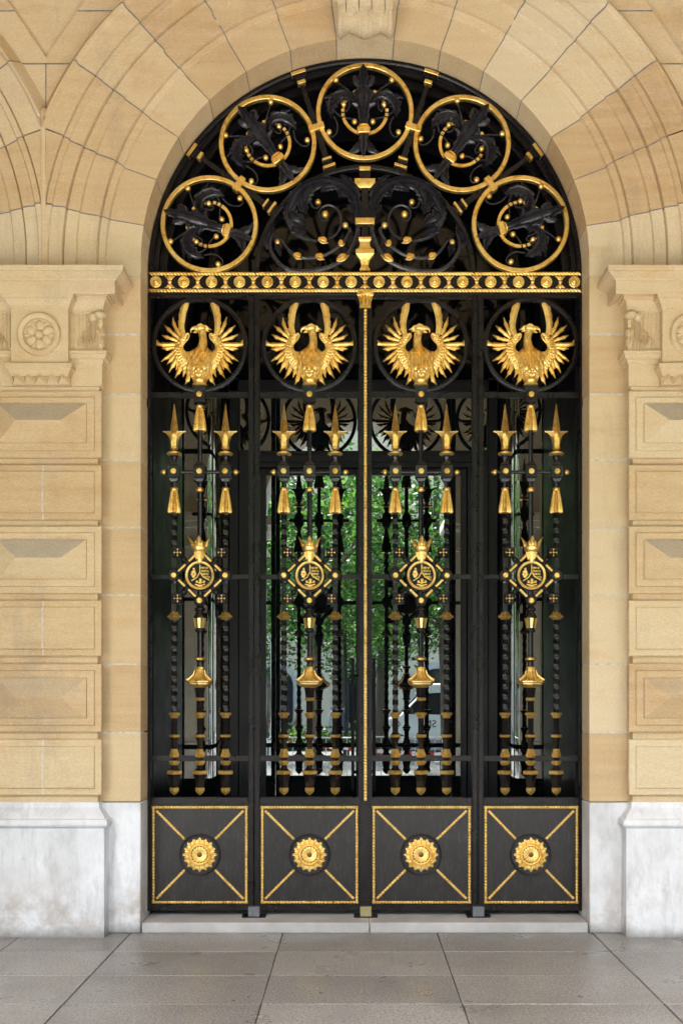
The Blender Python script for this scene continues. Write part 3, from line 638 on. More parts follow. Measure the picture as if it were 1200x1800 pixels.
def centre_spear(parent):
    def f(m):
        m.loft([[(-w, -d, z), (w, -d, z), (w, d, z), (-w, d, z)] for z, w, d in ((680, 13, 9), (683, 13, 9), (686, 10.5, 8), (690, 9.5, 8), (702, 9.5, 8), (706, 10.5, 8.5), (708, 8, 7), (709, 6, 6))])
        m.tube([(0, 0, 690), (0, 0, 1390)], 3.0, 6); m.lathe([(708, 6), (710, 7), (713, 4)], 0, 0, 12); m.lathe([(752, 4.2), (822, 4.2)], 0, 0, 8); node(m, 0, 818, 842, 10); m.lathe([(840, 4.4), (962, 4.4)], 0, 0, 8)
        m.lathe([(1040, 5), (1066, 5)], 0, 0, 8)
        m.disc_lathe([(9, 5), (11, 2), (11, -4), (9, -6.5), (7, -6.5), (6, -5), (.5, -5)], 0, 1056, 8)
        m.lathe([(1066, 4.5), (1069, 8), (1071, 9.5), (1073, 9.5), (1075, 6.5), (1077, 6.5), (1081, 9), (1085, 11)], 0, 0, 16)
        m.lathe([(1084.5, 10.6), (1086, 10.6), (1104, 6.8), (1106, 6.8)], 0, 0, 8)
        m.lathe([(1105, 6.5), (1107, 8), (1110, 8), (1112, 5)], 0, 0, 14); m.lathe([(1110, 4.4), (1158, 4.4)], 0, 0, 8)
        m.lathe([(1161, 8), (1164, 5), (1173, 5)], 0, 0, 8)
        m.lathe([(1206, 10), (1214, 8.4), (1228, 6.6)], 0, 0, 4); m.lathe([(1230, 5.8), (1254, 5.8)], 0, 0, 4)
        for p in LOW_IRON(1261): m.lathe(p, 0, 0, 4)
    sp = mk('spear', IRONR, parent, f, 30); sp['label'] = 'longer middle spear rising to the eagle'
    tassel(sp, 0, 712, 758)
    mk('tip', GOLD, sp, lambda m: m.lathe(TIP, 0, 0, 4), 30)
    mk('collar', GOLD, sp, lambda m: m.lathe([(857, 4.5), (859, 6), (861, 7), (863, 6.6), (865, 4.5)], 0, 0, 16))
    mk('collar', GOLD, sp, lambda m: m.lathe([(1155, 6), (1157, 9.5), (1160, 9.5), (1162, 6)], 0, 0, 16))
    mk('collar', GOLD, sp, lambda m: m.lathe([(1226, 6), (1227, 8.5), (1231, 8.5), (1232, 6)], 0, 0, 4), 30)
    for p in LOW_GOLD: mk('collar', GOLD, sp, lambda m: m.lathe(p, 0, 0, 4), 30)
    def lant(m):
        for a in range(8):
            t = -pi / 2 + a * pi / 4; L = []
            for z, r, w in ((1087, 10.6, .26), (1104, 7.4, .24)):
                L.append([((r + dr) * cos(t + q * w), (r + dr) * sin(t + q * w), z) for q, dr in ((-1, -.8), (-1, .5), (1, .5), (1, -.8))])
            m.loft(L)
    mk('lantern_panel', GOLD, sp, lant)
    def bell(m):
        m.lathe([(1171.5, 5), (1173, 8.2), (1175, 8.6), (1177, 7.6), (1181, 8.4), (1186, 10.6), (1191, 15), (1195, 20.5), (1196.5, 22.8)], 0, 0, 32, ph=-pi / 2, flute=8, depth=.09)
        m.lathe([(1196, 22), (1197, 23.8), (1199.5, 23.8), (1201, 22), (1203, 21.5), (1205, 18.5), (1207, 14), (1208, 13), (1209, 8)], 0, 0, 8)
        for i in range(8):
            a = -pi / 2 + (i + .5) * pi / 4
            if sin(a) > .3: continue
            m.tube([(9.2 * cos(a), 9.2 * sin(a), 1178), (11.5 * cos(a), 11.5 * sin(a), 1186), (18 * cos(a), 18 * sin(a), 1192), (24 * cos(a), 24 * sin(a), 1196)], [.8, 1.6, 2.2, 2.6], 6)
    mk('bell', GOLD, sp, bell, 32)
    boss(sp, 0, 695, -8); boss(sp, 0, 830, -9); boss(sp, 0, 1056, -6.5, 5)

# eagle: outline points in a 1200 px enlargement (centre 575,?) of the photograph
def E(cx, cy): return ((cx - 575) / 7.06, 520 + cy / 7.06)
def eagle(parent, mir):
    m = MB(); m.T = lambda x, y, z: PXT(-x if mir else x, y, z)
    def q(pts, s): return [(E(575 + s * (575 - cx), cy) if s > 0 else E(cx, cy)) for cx, cy in pts]
    fe = [([(440, 62), (404, 105), (372, 190), (354, 300), (350, 400), (372, 500)], [.4, 5.2, 6.6, 6.8, 6.2, 5.8, 5.2, 4], .26, 6, 1), ([(240, 272), (268, 380), (330, 500)], [.8, 3.6, 3.8, 3], .35, 3, 0), ([(133, 366), (210, 440), (320, 535)], [.6, 3.9, 4, 3], .35, 3, 0),
          ([(104, 490), (190, 535), (310, 570)], [.6, 3.4, 3.6, 2.6], .3, 3, 0), ([(24, 588), (110, 610), (310, 612)], [5.6, 3.6, 4.2, 3], .3, 4, 0), ([(100, 662), (190, 664), (310, 640)], [.8, 4.2, 3.6, 2.6], .3, 3, 0),
          ([(98, 816), (190, 760), (310, 660)], [.5, 3.4, 3.6, 3], .3, 3, 0), ([(168, 852), (240, 790), (330, 690)], [.5, 3.6, 3.6, 3], .3, 3, 0), ([(198, 960), (262, 850), (345, 710)], [.5, 3.8, 4, 3], .3, 3, 0),
          ([(280, 922), (310, 830), (360, 730)], [.6, 3.2, 3.6, 3], .3, 3, 0), ([(264, 1028), (330, 920), (380, 760)], [.5, 3.8, 4.2, 3.5], .3, 4, 0), ([(372, 1018), (400, 930), (425, 830)], [.5, 3.6, 4, 3.5], .3, 3, 0),
          ([(388, 1106), (435, 1030), (455, 900)], [.5, 3.8, 4.4, 4], .3, 3, 0)]
    for s in (-1, 1):
        for i, (p, w, se, sn, one) in enumerate(fe):
            jit = [(a + random.uniform(-6, 6), b + random.uniform(-6, 6)) for a, b in p]
            m.leaf(q(jit, s), [w_ * (1.06 if i else 1.0) for w_ in w], 2.6, -1.5 - (i % 2) * 1.2, n=24 if i == 0 else 14, m=7, serr=se, sn=sn, back=2.2, one=0 if i else (1 if s < 0 else -1), ylist=[0, -1.5, -2.5])
        ap = q([(420, 508), (392, 560), (350, 612), (338, 668), (372, 735), (440, 800), (490, 860)], s)
        P = spline([(a, -2.4 - i * .25, b) for i, (a, b) in enumerate(ap)], 18)
        m.tube(P, [1.2, 2.6, 3.2, 3.6, 3.8, 4, 4.2, 4.5, 5, 5.6, 6.2, 6.6, 7, 7.2, 7.2, 7, 6.5, 6, 5], 10)
        m.tube(spline([(a, -6.4, b) for a, b in q([(402, 506), (436, 486), (448, 512), (428, 556), (384, 604), (368, 650), (378, 690), (415, 722), (470, 730)], s)], 18), [1.4, 1.9, 2.0] + [1.7] * 13 + [1.6, 1.4, .8], 7)
        for row in range(3):                             # wing coverts lie in rows over the arm and shoulder
            for k_ in range(13):
                t = (k_ + .5 * (row % 2)) / 12.5; bx_ = interp([408, 385, 352, 335, 338, 358, 385, 410], t); by_ = interp([500, 548, 600, 655, 712, 765, 815, 860], t)
                ang = radians(interp([222, 205, 185, 165, 142, 125, 112, 100], t)); L = lerp(52, 84, t); o_ = (22, 6, -14)[row] * lerp(1, 1.9, t)
                bx_ += cos(ang) * o_ + random.uniform(-4, 4); by_ += sin(ang) * o_ * (1 if row else .6) + random.uniform(-4, 4); hd_ = interp([2.6, 3.6, 4.4, 6, 7, 7, 6.5], t)
                m.leaf(q([(bx_ - cos(ang) * L * .25, by_ - sin(ang) * L * .25), (bx_ + cos(ang) * L * .25, by_ + sin(ang) * L * .25), (bx_ + cos(ang) * L * .75, by_ + sin(ang) * L * .75)], s), [2.0, 3.2 + t, 3.0 + t, .5], 1.7, -2.6 - hd_ + (1.6, .6, 0)[0 if row == 0 else 1] - row * .5, n=7, m=5, back=2, ylist=[0, -.6, -.4])
    prof = [(600, 44, 24), (640, 62, 32), (690, 128, 56), (735, 178, 80), (800, 184, 102), (870, 170, 104), (940, 146, 92), (1000, 116, 74), (1060, 86, 54)]
    L = []
    for cy, hw, hd in prof:
        x0, z = E(606 if cy < 660 else 592 if cy < 720 else 583, cy); L.append([(x0 + hw / 7.06 * cos(2 * pi * j / 20), -2 + hd / 7.06 * sin(2 * pi * j / 20) * (1 if sin(2 * pi * j / 20) < 0 else .4), z) for j in range(20)])
    m.loft(L)
    def surf(cx, cy):
        k_ = 0
        while k_ < len(prof) - 2 and prof[k_ + 1][0] < cy: k_ += 1
        a, b = prof[k_], prof[k_ + 1]; t = max(0, min(1, (cy - a[0]) / (b[0] - a[0]))); hw, hd = lerp(a[1], b[1], t), lerp(a[2], b[2], t)
        u_ = max(-.98, min(.98, (cx - 583) / hw)); return -2 - hd / 7.06 * sqrt(1 - u_ * u_)
    for r_ in range(6):                                  # breast feathers
        cy = 728 + r_ * 50; hw = interp([150, 172, 175, 160, 138, 112], r_ / 5); n = 6 if r_ < 4 else 5
        for i in range(n):
            cx = 583 - hw + 2 * hw * (i + .5 * (r_ % 2)) / (n - .5) + random.uniform(-7, 7); c2 = cx + (cx - 583) * .04
            if cx > 583 + hw: continue
            m.leaf([E(cx, cy - 24), E(cx, cy + 18), E(c2, cy + 66)], [2.0, 4.2, 4.1, .4], 2.7, surf(cx, cy) + .9, n=8, m=7, back=2, ylist=[0, -.7, -2.2])
    for dx in (-62, 64):                                 # thighs
        m.ball((E(583 + dx, 890)[0], -14.5, E(0, 890)[1]), (6.4, 4.6, 11), 10, 7)
        for i in range(5): m.leaf([E(583 + dx - 26 + i * 13, 850 + 18 * (i % 2)), E(583 + dx - 22 + i * 11, 935 + 12 * (i % 2))], [1.2, 2.2, 1.8, .3], 1.6, -18.4 + abs(i - 2) * .8, n=6, m=5)
    npth = spline([(E(596, 720)[0], -8, E(0, 720)[1]), (E(618, 640)[0], -7.5, E(0, 640)[1]), (E(624, 560)[0], -7, E(0, 560)[1]), (E(614, 490)[0], -7, E(0, 490)[1]), (E(604, 430)[0], -7, E(0, 430)[1])], 10)
    m.tube(npth, [11, 9.8, 8.6, 7.8, 7.2, 6.9, 6.8, 6.9, 7.4, 7.6, 6.5], 12)
    for i in range(14):
        t = i / 14; cx = interp([590, 618, 626, 618], t) + random.uniform(-36, 36); cy = lerp(690, 480, t); m.leaf([E(cx, cy - 20), E(cx + 3, cy + 34)], [1, 1.8, 1.6, .3], 1.0, -14.6 + abs(cx - 618) * .05, n=5, m=5)
    hx, hz = E(596, 424); m.ball((hx, -7.5, hz), (10.2, 7.5, 7.2), 14, 10); m.ball((E(548, 425)[0], -8, E(0, 428)[1]), (6, 5.4, 5.2), 10, 7)
    m.tube([(E(560, 395)[0], -12, E(0, 395)[1]), (E(600, 385)[0], -12.5, E(0, 385)[1]), (E(650, 405)[0], -11, E(0, 405)[1])], [1.2, 1.9, 1.0], 6)
    m.ball((E(566, 402)[0], -13.4, E(0, 402)[1]), (1.7, 1.2, 1.4), 8, 5)
    m.tube(spline([(E(545, 428)[0], -8.5, E(0, 426)[1]), (E(512, 424)[0], -8.5, E(0, 424)[1]), (E(486, 432)[0], -8.5, E(0, 434)[1]), (E(474, 452)[0], -8.5, E(0, 454)[1]), (E(476, 482)[0], -8.5, E(0, 484)[1])], 10), [4.8, 4.4, 3.9, 3.4, 2.9, 2.4, 2.0, 1.6, 1.2, .8, .2], 8)
    m.tube([(E(548, 465)[0], -8.2, E(0, 462)[1]), (E(520, 474)[0], -8.2, E(0, 472)[1]), (E(500, 478)[0], -8.2, E(0, 477)[1])], [3, 2, .6], 7)
    for a, b in (((640, 415), (728, 440)), ((640, 440), (700, 462)), ((645, 400), (690, 412))): m.leaf([E(*a), E(*b)], [3, 3, 2, .3], 2, -8, n=6, m=5, serr=.3, sn=2, back=3)
    e = m.build('eagle', GOLD, parent, sharp=50)
    m = MB(); m.T = lambda x, y, z: PXT(-x if mir else x, y, z); k_ = 0
    m.lathe([(680, 8), (679.5, 12.5), (677, 12.5), (676, 11.3), (672, 11.6), (671, 13), (669, 13), (668, 12), (663, 12.3), (660, 13.2)], .8, -4, 20)
    for i in range(8):
        a = -pi / 2 + i * 2 * pi / 8; m.ball((.8 + 12.8 * cos(a), -4 + 12.8 * sin(a), 659), (2.2, 2.2, 3), 6, 5)
    cx, cz = E(578, 984)
    for i in range(5): a = pi / 2 + i * 2 * pi / 5; m.ball((cx + 5 * cos(a), -19.5, cz - 5 * sin(a)), (3.6, 1.8, 3.6), 8, 5)
    m.ball((cx, -21, cz), (2.4, 1.6, 2.4), 8, 5); m.ball((cx, -17, cz + 5.5), (6, 1.8, 3), 8, 5)
    m.build('crown', GOLD, e, sharp=50)

def medallion(parent):
    def f(m):
        m.disc_lathe([(27.5, 4), (27.5, -3), (26, -5), (24, -5.5), (20.5, -5), (20.3, -3.4), (.5, -3.4)], .5, 1012, 40)
        c, nd = (0.5, 1012), [(-45, 1012), (0.5, 968), (45.5, 1012), (0.5, 1056)]
        for a, b in zip(nd, nd[1:] + nd[:1]):
            a, b = Vector(a), Vector(b); d = (b - a).normalized(); q_ = Vector((-d.y, d.x)) * 4.2
            m.loft([[(p.x + q_.x, 2.5, p.y + q_.y), (p.x + q_.x, -3, p.y + q_.y), (p.x - q_.x, -3, p.y - q_.y), (p.x - q_.x, 2.5, p.y - q_.y)] for p in (a, b)])
        for sx in (-1, 1):
            for z in (972, 1052.5):
                x = .3 + sx * 38.5; m.loft([[(x - w, y, z - w), (x + w, y, z - w), (x + w, y, z + w), (x - w, y, z + w)] for w, y in ((9, 5), (9, -5), (7.5, -7), (4, -5.5), (1, -5.5))])
                zz = 990 if z < 1000 else 1034
                m.tube([(x, 0, z), (.5 + sx * 22, 0, zz)], 3.6, 8); m.ball((lerp(x, .5 + sx * 22, .62), 0, lerp(z, zz, .62)), (5.4, 5.4, 5.4), 10, 6); m.ball((.5 + sx * 22, -1, zz), (5.2, 4.6, 5.2), 10, 6)
                m.tube([(x, -5.5, z), (x + sx * 0 - 8, -6.6, z - 8)], .7, 4); m.tube([(x, -5.5, z), (x + 8, -6.6, z - 8)], .7, 4); m.tube([(x, -5.5, z), (x + 8, -6.6, z + 8)], .7, 4); m.tube([(x, -5.5, z), (x - 8, -6.6, z + 8)], .7, 4)
    md = mk('medallion', IRON, parent, f, 35)
    mk('rim', GOLD, md, lambda m: m.arc([(25.4, -4), (25.4, -7), (24, -8.4), (22.3, -8), (20.8, -6.4), (20.6, -3)], .5, 1012, 0, 2 * pi, 48, True))
    def em(m):                                            # relief: tree, forked bands, four lines of tiny lettering, flaming pyre
        y = -3.6
        for dx, dz, r in ((-10.5, -7, 4.2), (-13.5, -2, 3.3), (-8, -2, 3.3), (-10.5, -11.5, 2.8), (-11, 1.2, 4.2), (-8.8, -5, 3), (-13.4, -6, 2.6)): m.ball((.5 + dx, y - .5, 1012 + dz), (r * .8, 1.9, r * .8), 7, 5)
        m.tube([(.8, y - 1, 993), (.8, y - 1, 1006), (-4, y - 1, 1015), (-14, y - 1, 1021.5)], 1.1, 6); m.tube([(.8, y - 1, 1006), (6, y - 1, 1014), (17.5, y - 1, 1020.5)], 1.1, 6)
        rr = random.Random(5)
        for i, (x0, x1) in enumerate(((2.6, 15), (3.2, 17.5), (3.6, 17.5), (6.5, 18.5))):
            x = x0; z = 998.6 + i * 5.4
            while x < x1 - 1:
                w = rr.choice((1.5, 1.9, 1.2)); k_ = rr.randrange(4); zz = z + (x - x0) * .06
                m.box(x, x + .55, y - 1.5, y + .6, zz - 1.9, zz + 1.7)
                if k_ != 1: m.box(x + w - .5, x + w, y - 1.5, y + .6, zz - 1.7, zz + 1.7)
                if k_ != 2: m.box(x, x + w, y - 1.4, y + .6, zz - 1.8, zz - 1.2)
                if k_ > 1: m.box(x, x + w, y - 1.4, y + .6, zz + 1.1, zz + 1.7)
                x += w + .75
        for dx, dz, r in ((-5, 11, 2.6), (1, 8, 2.9), (7, 11, 2.6), (1, 11, 2.4)): m.ball((.5 + dx, y - .4, 1012 + dz), (r, 1.7, r), 8, 5)
        m.tube([(-8, y - .6, 1027.5), (1, y - 1, 1030), (10, y - .6, 1027.5)], [1, 1.9, 1], 6); m.tube([(-5, y - .6, 1023.5), (1, y - 1, 1026), (7, y - .6, 1023.5)], [.8, 1.3, .8], 6); m.tube([(-3, y - .6, 1031), (5, y - .6, 1031)], [1.2, 1.2], 6)
    mk('emblem_relief', GOLD, md, em)
    nd = [(-45, 1012), (0.5, 968), (45.5, 1012), (0.5, 1056)]
    for a, b in zip(nd, nd[1:] + nd[:1]):
        a, b = Vector(a), Vector(b)
        for t0, t1 in ((.16, .44), (.58, .82)):
            def tw(m):
                for i in range(5):
                    p = a.lerp(b, lerp(t0, t1, (i + .5) / 5)); m.ball((p.x, -3.6, p.y), (2.5, 2.0, 2.5), 7, 4)
                p0, p1 = a.lerp(b, t0), a.lerp(b, t1); m.tube([(p0.x, -3.2, p0.y), (p1.x, -3.2, p1.y)], 2.1, 6)
            mk('twisted_strip', GOLD, md, tw)
    def fl(m):
        for sx in (-1, 1):
            for z in (972, 1052.5):
                x = .3 + sx * 38.5; m.ball((x, -6.5, z), (2.2, 2, 2.2), 8, 5)
                for dx, dz in ((5.2, 0), (-5.2, 0), (0, 5.2), (0, -5.2)): m.ball((x + dx, -6.2, z + dz), (2.1 if dx else 1.3, 1.5, 2.1 if dz else 1.3), 7, 4)
    mk('flower', GOLD, md, fl)
    def cr(m):
        m.lathe([(990, 4), (988, 5), (986, 5.2), (984, 5.8), (972, 9.2), (970.5, 10), (970, 11.4), (967.5, 13), (965, 13.4), (963.5, 14), (962, 13.2), (962.5, 8)], .5, -6, 22)
        for i in range(9): a = pi + i * pi / 8; m.tube([(.5 + 6.1 * cos(a), -6 + 6.1 * sin(a), 984), (.5 + 9.6 * cos(a), -6 + 9.6 * sin(a), 972)], [.5, .9], 5)
        m.leaf([(.5, 963), (.5, 954), (.5, 943.5)], [3.0, 5.2, 3.4, 4.2, 3.4, .3], 2.6, -16, n=12, m=7, serr=.3, sn=3)
        for s in (-1, 1):
            m.leaf([(.5 + s * 10.5, 963), (.5 + s * 13.2, 955), (.5 + s * 19.5, 945)], [2.8, 3.2, 2.2, .3], 2.4, -9, n=9, m=5, back=3); m.leaf([(.5 + s * 5.5, 963), (.5 + s * 7.4, 954)], [1.4, 1.4, .5], 1.4, -14, n=5, m=5)
            m.leaf([(.5 + s * 3, 962), (.5 + s * 5.8, 952.5)], [2, 2.2, .8], 1.4, -15.2, n=5, m=5); m.leaf([(.5 + s * 8.6, 963), (.5 + s * 10.4, 954)], [1.2, 1.2, .5], 1.4, -12, n=5, m=5)
    mk('crown', GOLD, md, cr, 45)

def bay(name, pxc, lo, hi, mir, label, cat, group, sl, sr):
    t = empty(name, (X(pxc, G), G, 0)); tag(t, label, cat, group)
    a, b = lo - pxc, hi - pxc                              # inner edges of the bay
    def fr(m):
        for s, (x0, x1) in ((-1, (a - sl, a)), (1, (b, b + sr))):
            m.box(x0, x1, -4, 5, 518, 1600, .8)
            m.box(x0 + (.25 * (x1 - x0)), x1 - .25 * (x1 - x0), -5.4, -4, 520, 1600, .4)
        m.box(a, b, -3.5, 4, 518, 525); m.box(a, b, -3, 3, 690, 700, .6); m.box(a, b, -3.5, 4, 1401, 1415, .8); m.box(a, b, -3.5, 4, 1589, 1600, .8)
        m.box(a, b, -1.5, 2, 1328, 1338, .4)
        m.box(a, -44, -2, 2, 1010, 1018, .3); m.box(45, b, -2, 2, 1010, 1018, .3)
    mk('frame', IRON, t, fr, 30)
    mk('ring', IRON, t, lambda m: m.arc([(76.5, 4), (76.5, -3.5), (78, -5), (82, -5), (84, -3.5), (84, 4)], 0, 607, 0, 2 * pi, 64, True))
    def arm(m):
        m.tube([(-58, 0, 830), (58, 0, 830)], 3.3, 8)
        for s in (-1, 1): m.tube([(s * 54, 0, 830), (s * 57, 0, 830), (s * 59, 0, 830)], [5, 5, 4], 10)
    ar = mk('cross_bar', IRON, t, arm)
    for s in (-1, 1):
        mk('knob', GOLD, ar, lambda m: (m.ball((s * 63, 0, 830), (5, 5, 5), 10, 7), m.tube([(s * 66, 0, 830), (s * 69.5, 0, 830)], [2.4, .4], 8)))
    centre_spear(t)
    for s in (-1, 1): side_spear(t, s * 45)
    eagle(t, mir); medallion(t)
    pl = mk('lower_panel', PLATE, t, lambda m: (m.box(a, b, 0, 3, 1414, 1590), m.disc_lathe([(36.5, 1), (36.5, -3), (35.8, -5.2), (34.6, -6), (33.4, -5.2), (32.6, -4.6), (32.2, -2.6), (.5, -2.6)], 0, 1502, 48)))
    def bo(m):
        for p0, p1 in (((a + 1, 1419), (b - 1, 1419)), ((a + 1, 1586), (b - 1, 1586)), ((a + 4, 1419), (a + 4, 1586)), ((b - 4, 1419), (b - 4, 1586))): beads(m, p0, p1, 6.6, 5.4, 0)
    mk('gilt_border', GOLD, pl, bo, 60)
    for sx in (-1, 1):
        for sz in (-1, 1):
            cx, cz = (a + 9 if sx < 0 else b - 9), (1425 if sz < 0 else 1580); d = Vector((cx, cz - 1502)).normalized() * 38
            mk('diagonal_moulding', GOLD, pl, lambda m: beads(m, (cx, cz), (d.x, 1502 + d.y), 6.4, 5.6, 0), 60)
    def ro(m):
        y = -2.6
        for i in range(16):
            an = (i + .5) * 2 * pi / 16; c_, s_ = cos(an), sin(an)
            m.leaf([(c_ * 15, 1502 + s_ * 15), (c_ * 21, 1502 + s_ * 21), (c_ * 28, 1502 + s_ * 28)], [2.6, 3.8, 3.8, 2.6, .5], 1.3, y + .5, n=8, m=5)
        for i in range(16):
            an = i * 2 * pi / 16; c_, s_ = cos(an), sin(an); rr_ = 30.3 if i % 2 == 0 else 29.3
            m.leaf([(c_ * 14.5, 1502 + s_ * 14.5), (c_ * 22, 1502 + s_ * 22), (c_ * rr_, 1502 + s_ * rr_)], [2.2, 3.0, 3.9, 4.9, 5.0, 3.0, 3.2, .5], 1.9, y, n=16, m=9, serr=.25, sn=3, rib=3)
        m.disc_lathe([(20, y + 1), (20, y - 1.6), (19, y - 2.4), (18.2, y - 1.6), (17.8, y - 2.8), (16.4, y - 3.2), (15.2, y - 2.6), (14.6, y - 1.2)], 0, 1502, 40, cap=False)
        for i in range(24): an = i * pi / 12; m.ball((16.5 * cos(an), y - 3, 1502 + 16.5 * sin(an)), (1.4, .7, 1.4), 6, 4)
        m.disc_lathe([(14.6, y - 1.2), (13, y - 2.2), (11, y - 2.4), (7, y - 1.9), (4.6, y - 1.6), (4.4, y - 1.2)], 0, 1502, 64, flute=16, depth=.10)
        for i in range(16):
            an = (i + .5) * 2 * pi / 16; c_, s_ = cos(an), sin(an); m.tube([(c_ * 5, y - 1.6, 1502 + s_ * 5), (c_ * 12.6, y - 2.4, 1502 + s_ * 12.6)], [.5, 1.3], 5)
    r_ = mk('rosette', GOLD, pl, ro, 50)
    mk('boss', BRONZE, r_, lambda m: m.disc_lathe([(4.4, -3.6), (4, -5.4), (2.4, -6.4), (.3, -6.7)], 0, 1502, 14))
    return t
b1 = bay('gate_side_panel', 351.5, 266, 437, False, 'fixed black and gold iron gate panel at the left, against the left jamb', 'gate panel', 'fixed side panels of the gate', 5.5, 9.6)
b2 = bay('gate_leaf', 544, 457, 631, False, 'black and gold iron gate leaf left of the gilded centre post, eagle looking left', 'gate', 'two middle leaves of the gate', 9.6, 0)
b3 = bay('gate_leaf', 739.5, 652.5, 828.5, True, 'black and gold iron gate leaf right of the gilded centre post, eagle looking right', 'gate', 'two middle leaves of the gate', 0, 10)
b4 = bay('gate_side_panel', 932, 849, 1017, True, 'fixed black and gold iron gate panel at the right, against the right jamb', 'gate panel', 'fixed side panels of the gate', 10, 5.5)
# meeting post on the right leaf
def post(m):
    o = 641.8 - 739.5
    m.box(o - 10.5, o + 10.5, -3, 5, 522, 1600, .8); m.box(o - 7, o + 7, -5.5, -3, 545, 1412, .6); m.box(o - 5, o + 5, -7, -5.5, 545, 1408, .4); m.box(o - 11, o + 11, -5, -3, 1408, 1414, .6)
    for z in (1588, 1593): m.box(o - 11, o + 11, -5.5, -3, z, z + 3, .6)
po = mk('meeting_post', IRON, b3, post, 30)
mk('bead_strip', GOLD, po, lambda m: beads(m, (641.8 - 739.5, 545), (641.8 - 739.5, 1407), 7.6, 5.6, -7), 60)
def capi(m):
    o = 641.8 - 739.5
    m.loft([[(o - w, -3, z), (o - w, -y, z), (o + w, -y, z), (o + w, -3, z)] for z, w, y in ((543.5, 9.5, 8), (541, 9.5, 8), (540, 9, 7.5), (530, 10.5, 9), (522, 13, 11), (520, 14, 12), (517, 14, 12))])
    for dx, z0, z1, w in ((-6, 540, 528, 2.4), (0, 540, 526, 2.6), (6, 540, 528, 2.4), (-9, 532, 520, 2.2), (9, 532, 520, 2.2), (0, 530, 519, 2), (-4.5, 531, 521, 2), (4.5, 531, 521, 2)): m.leaf([(o + dx, z0), (o + dx * 1.25, z1)], [w, w * 1.2, w * .4], 2.4, -9 - (540 - z0) * .15, n=6, m=5, serr=.3, sn=2, rib=2)
    for s in (-1, 1): m.disc_lathe([(3.4, -10), (3.4, -13), (2, -14), (.3, -14)], o + s * 11.5, 522, 10)
mk('capital', GOLD, po, capi, 45)
def hinge(b, s, cx, zs):
    for z0, z1 in zs: mk('hinge', IRON, b, lambda m: (m.lathe([(z0, 4), (z0 + 1, 5), (z1 - 1, 5), (z1, 4)], cx, -3, 10), m.box(cx - 4, cx + 4, -7, 2, z0 + 3, z1 - 3, .8)))
hinge(b1, -1, -89, [(702, 718)]); hinge(b4, 1, 89, [(702, 718)])
mk('latch_box', BLACK, b1, lambda m: m.box(-101, -92, -26, -3, 1272, 1301, .6))

# ------------------------------------------------------------------ frieze rail
fz = empty('frieze_rail', (X(641, G), G, 0)); tag(fz, 'black and gold frieze rail with a row of round rosettes between rope mouldings', 'gate frieze')
mk('rail', IRON, fz, lambda m: (m.box(-379, 379, -4, 5, 480, 518, .6), m.box(-379, 379, -5, 5, 516.5, 520, .6)))
for z in (483, 512.5): mk('rope_moulding', GOLD, fz, lambda m: beads(m, (-378, z), (378, z), 6, 6, -4, True), 50)
for i in range(16):
    x = 275 + 48.85 * i - 641
    def fr_(m):
        y = -4
        m.disc_lathe([(10.6, y), (10.4, y - 1.6), (9.2, y - 2.4), (7.2, y - 2.0), (6.8, y - 2.8), (5.4, y - 3.4), (4.2, y - 2.9), (3.8, y - 4), (2.6, y - 5.2), (.3, y - 5.6)], x, 497.5, 36, flute=12, depth=.07)
    mk('rosette', GOLD, fz, fr_, 45)
    if i < 15:
        xo = x + 24.4
        def pal(m):
            y = -4
            for s in (-1, 1):
                m.leaf([(xo, 497.5 + s * 2), (xo, 497.5 + s * 7), (xo, 497.5 + s * 11)], [2, 3, 3.2, 2.4], 2.2, y, n=6, m=5)
                for q in (-1, 1): m.leaf([(xo + q * 1.5, 497.5 + s * 4), (xo + q * 4, 497.5 + s * 8), (xo + q * 9, 497.5 + s * 10)], [1.6, 2.2, 1.6, .3], 1.8, y, n=7, m=5)
            m.ball((xo, y - 1, 497.5), (3.8, 2.4, 3.8), 10, 6); m.ball((xo, y - 3, 497.5), (1.8, 1.2, 1.8), 8, 5)
            for s in (-1, 1): m.ball((xo, y - 2, 497.5 + s * 7.5), (1.8, 1.6, 1.8), 7, 5)
        mk('palmette', GOLD, fz, pal, 50)

# ------------------------------------------------------------------ fanlight grille
fan = empty('fanlight_grille', (X(641, G), G, 0)); tag(fan, 'half round iron fanlight grille with five gilded rings of acanthus over the gate', 'grille')
mk('outer_arch', IRON, fan, lambda m: (m.arc([(372, 5), (372, -3), (374, -5), (379, -5), (379, 5)], 0, 485, pi, 2 * pi, 72), m.arc([(364, 12), (364, 6), (372, 6), (372, 12)], 0, 485, pi, 2 * pi, 72), m.arc([(352, 30), (352, 22), (366, 22), (366, 30)], 0, 485, pi, 2 * pi, 72)))
mk('inner_arch', IRON, fan, lambda m: m.arc([(186, 5), (186, -4), (188, -5.5), (192, -5.5), (194, -4), (194, 5)], 0, 485, pi, 2 * pi, 64))
def R(th, r0=287):                                        # ring-local (x right, z outward) to fan px
    c, s = cos(th), sin(th)
    def T(x, y, z):
        q = r0 + z; return PXT(x * c + q * s, y, 485 - (q * c - x * s))
    return T
def cr7(pts): return [((a - 583) / 7.06, (702 - b) / 7.06) for a, b in pts]
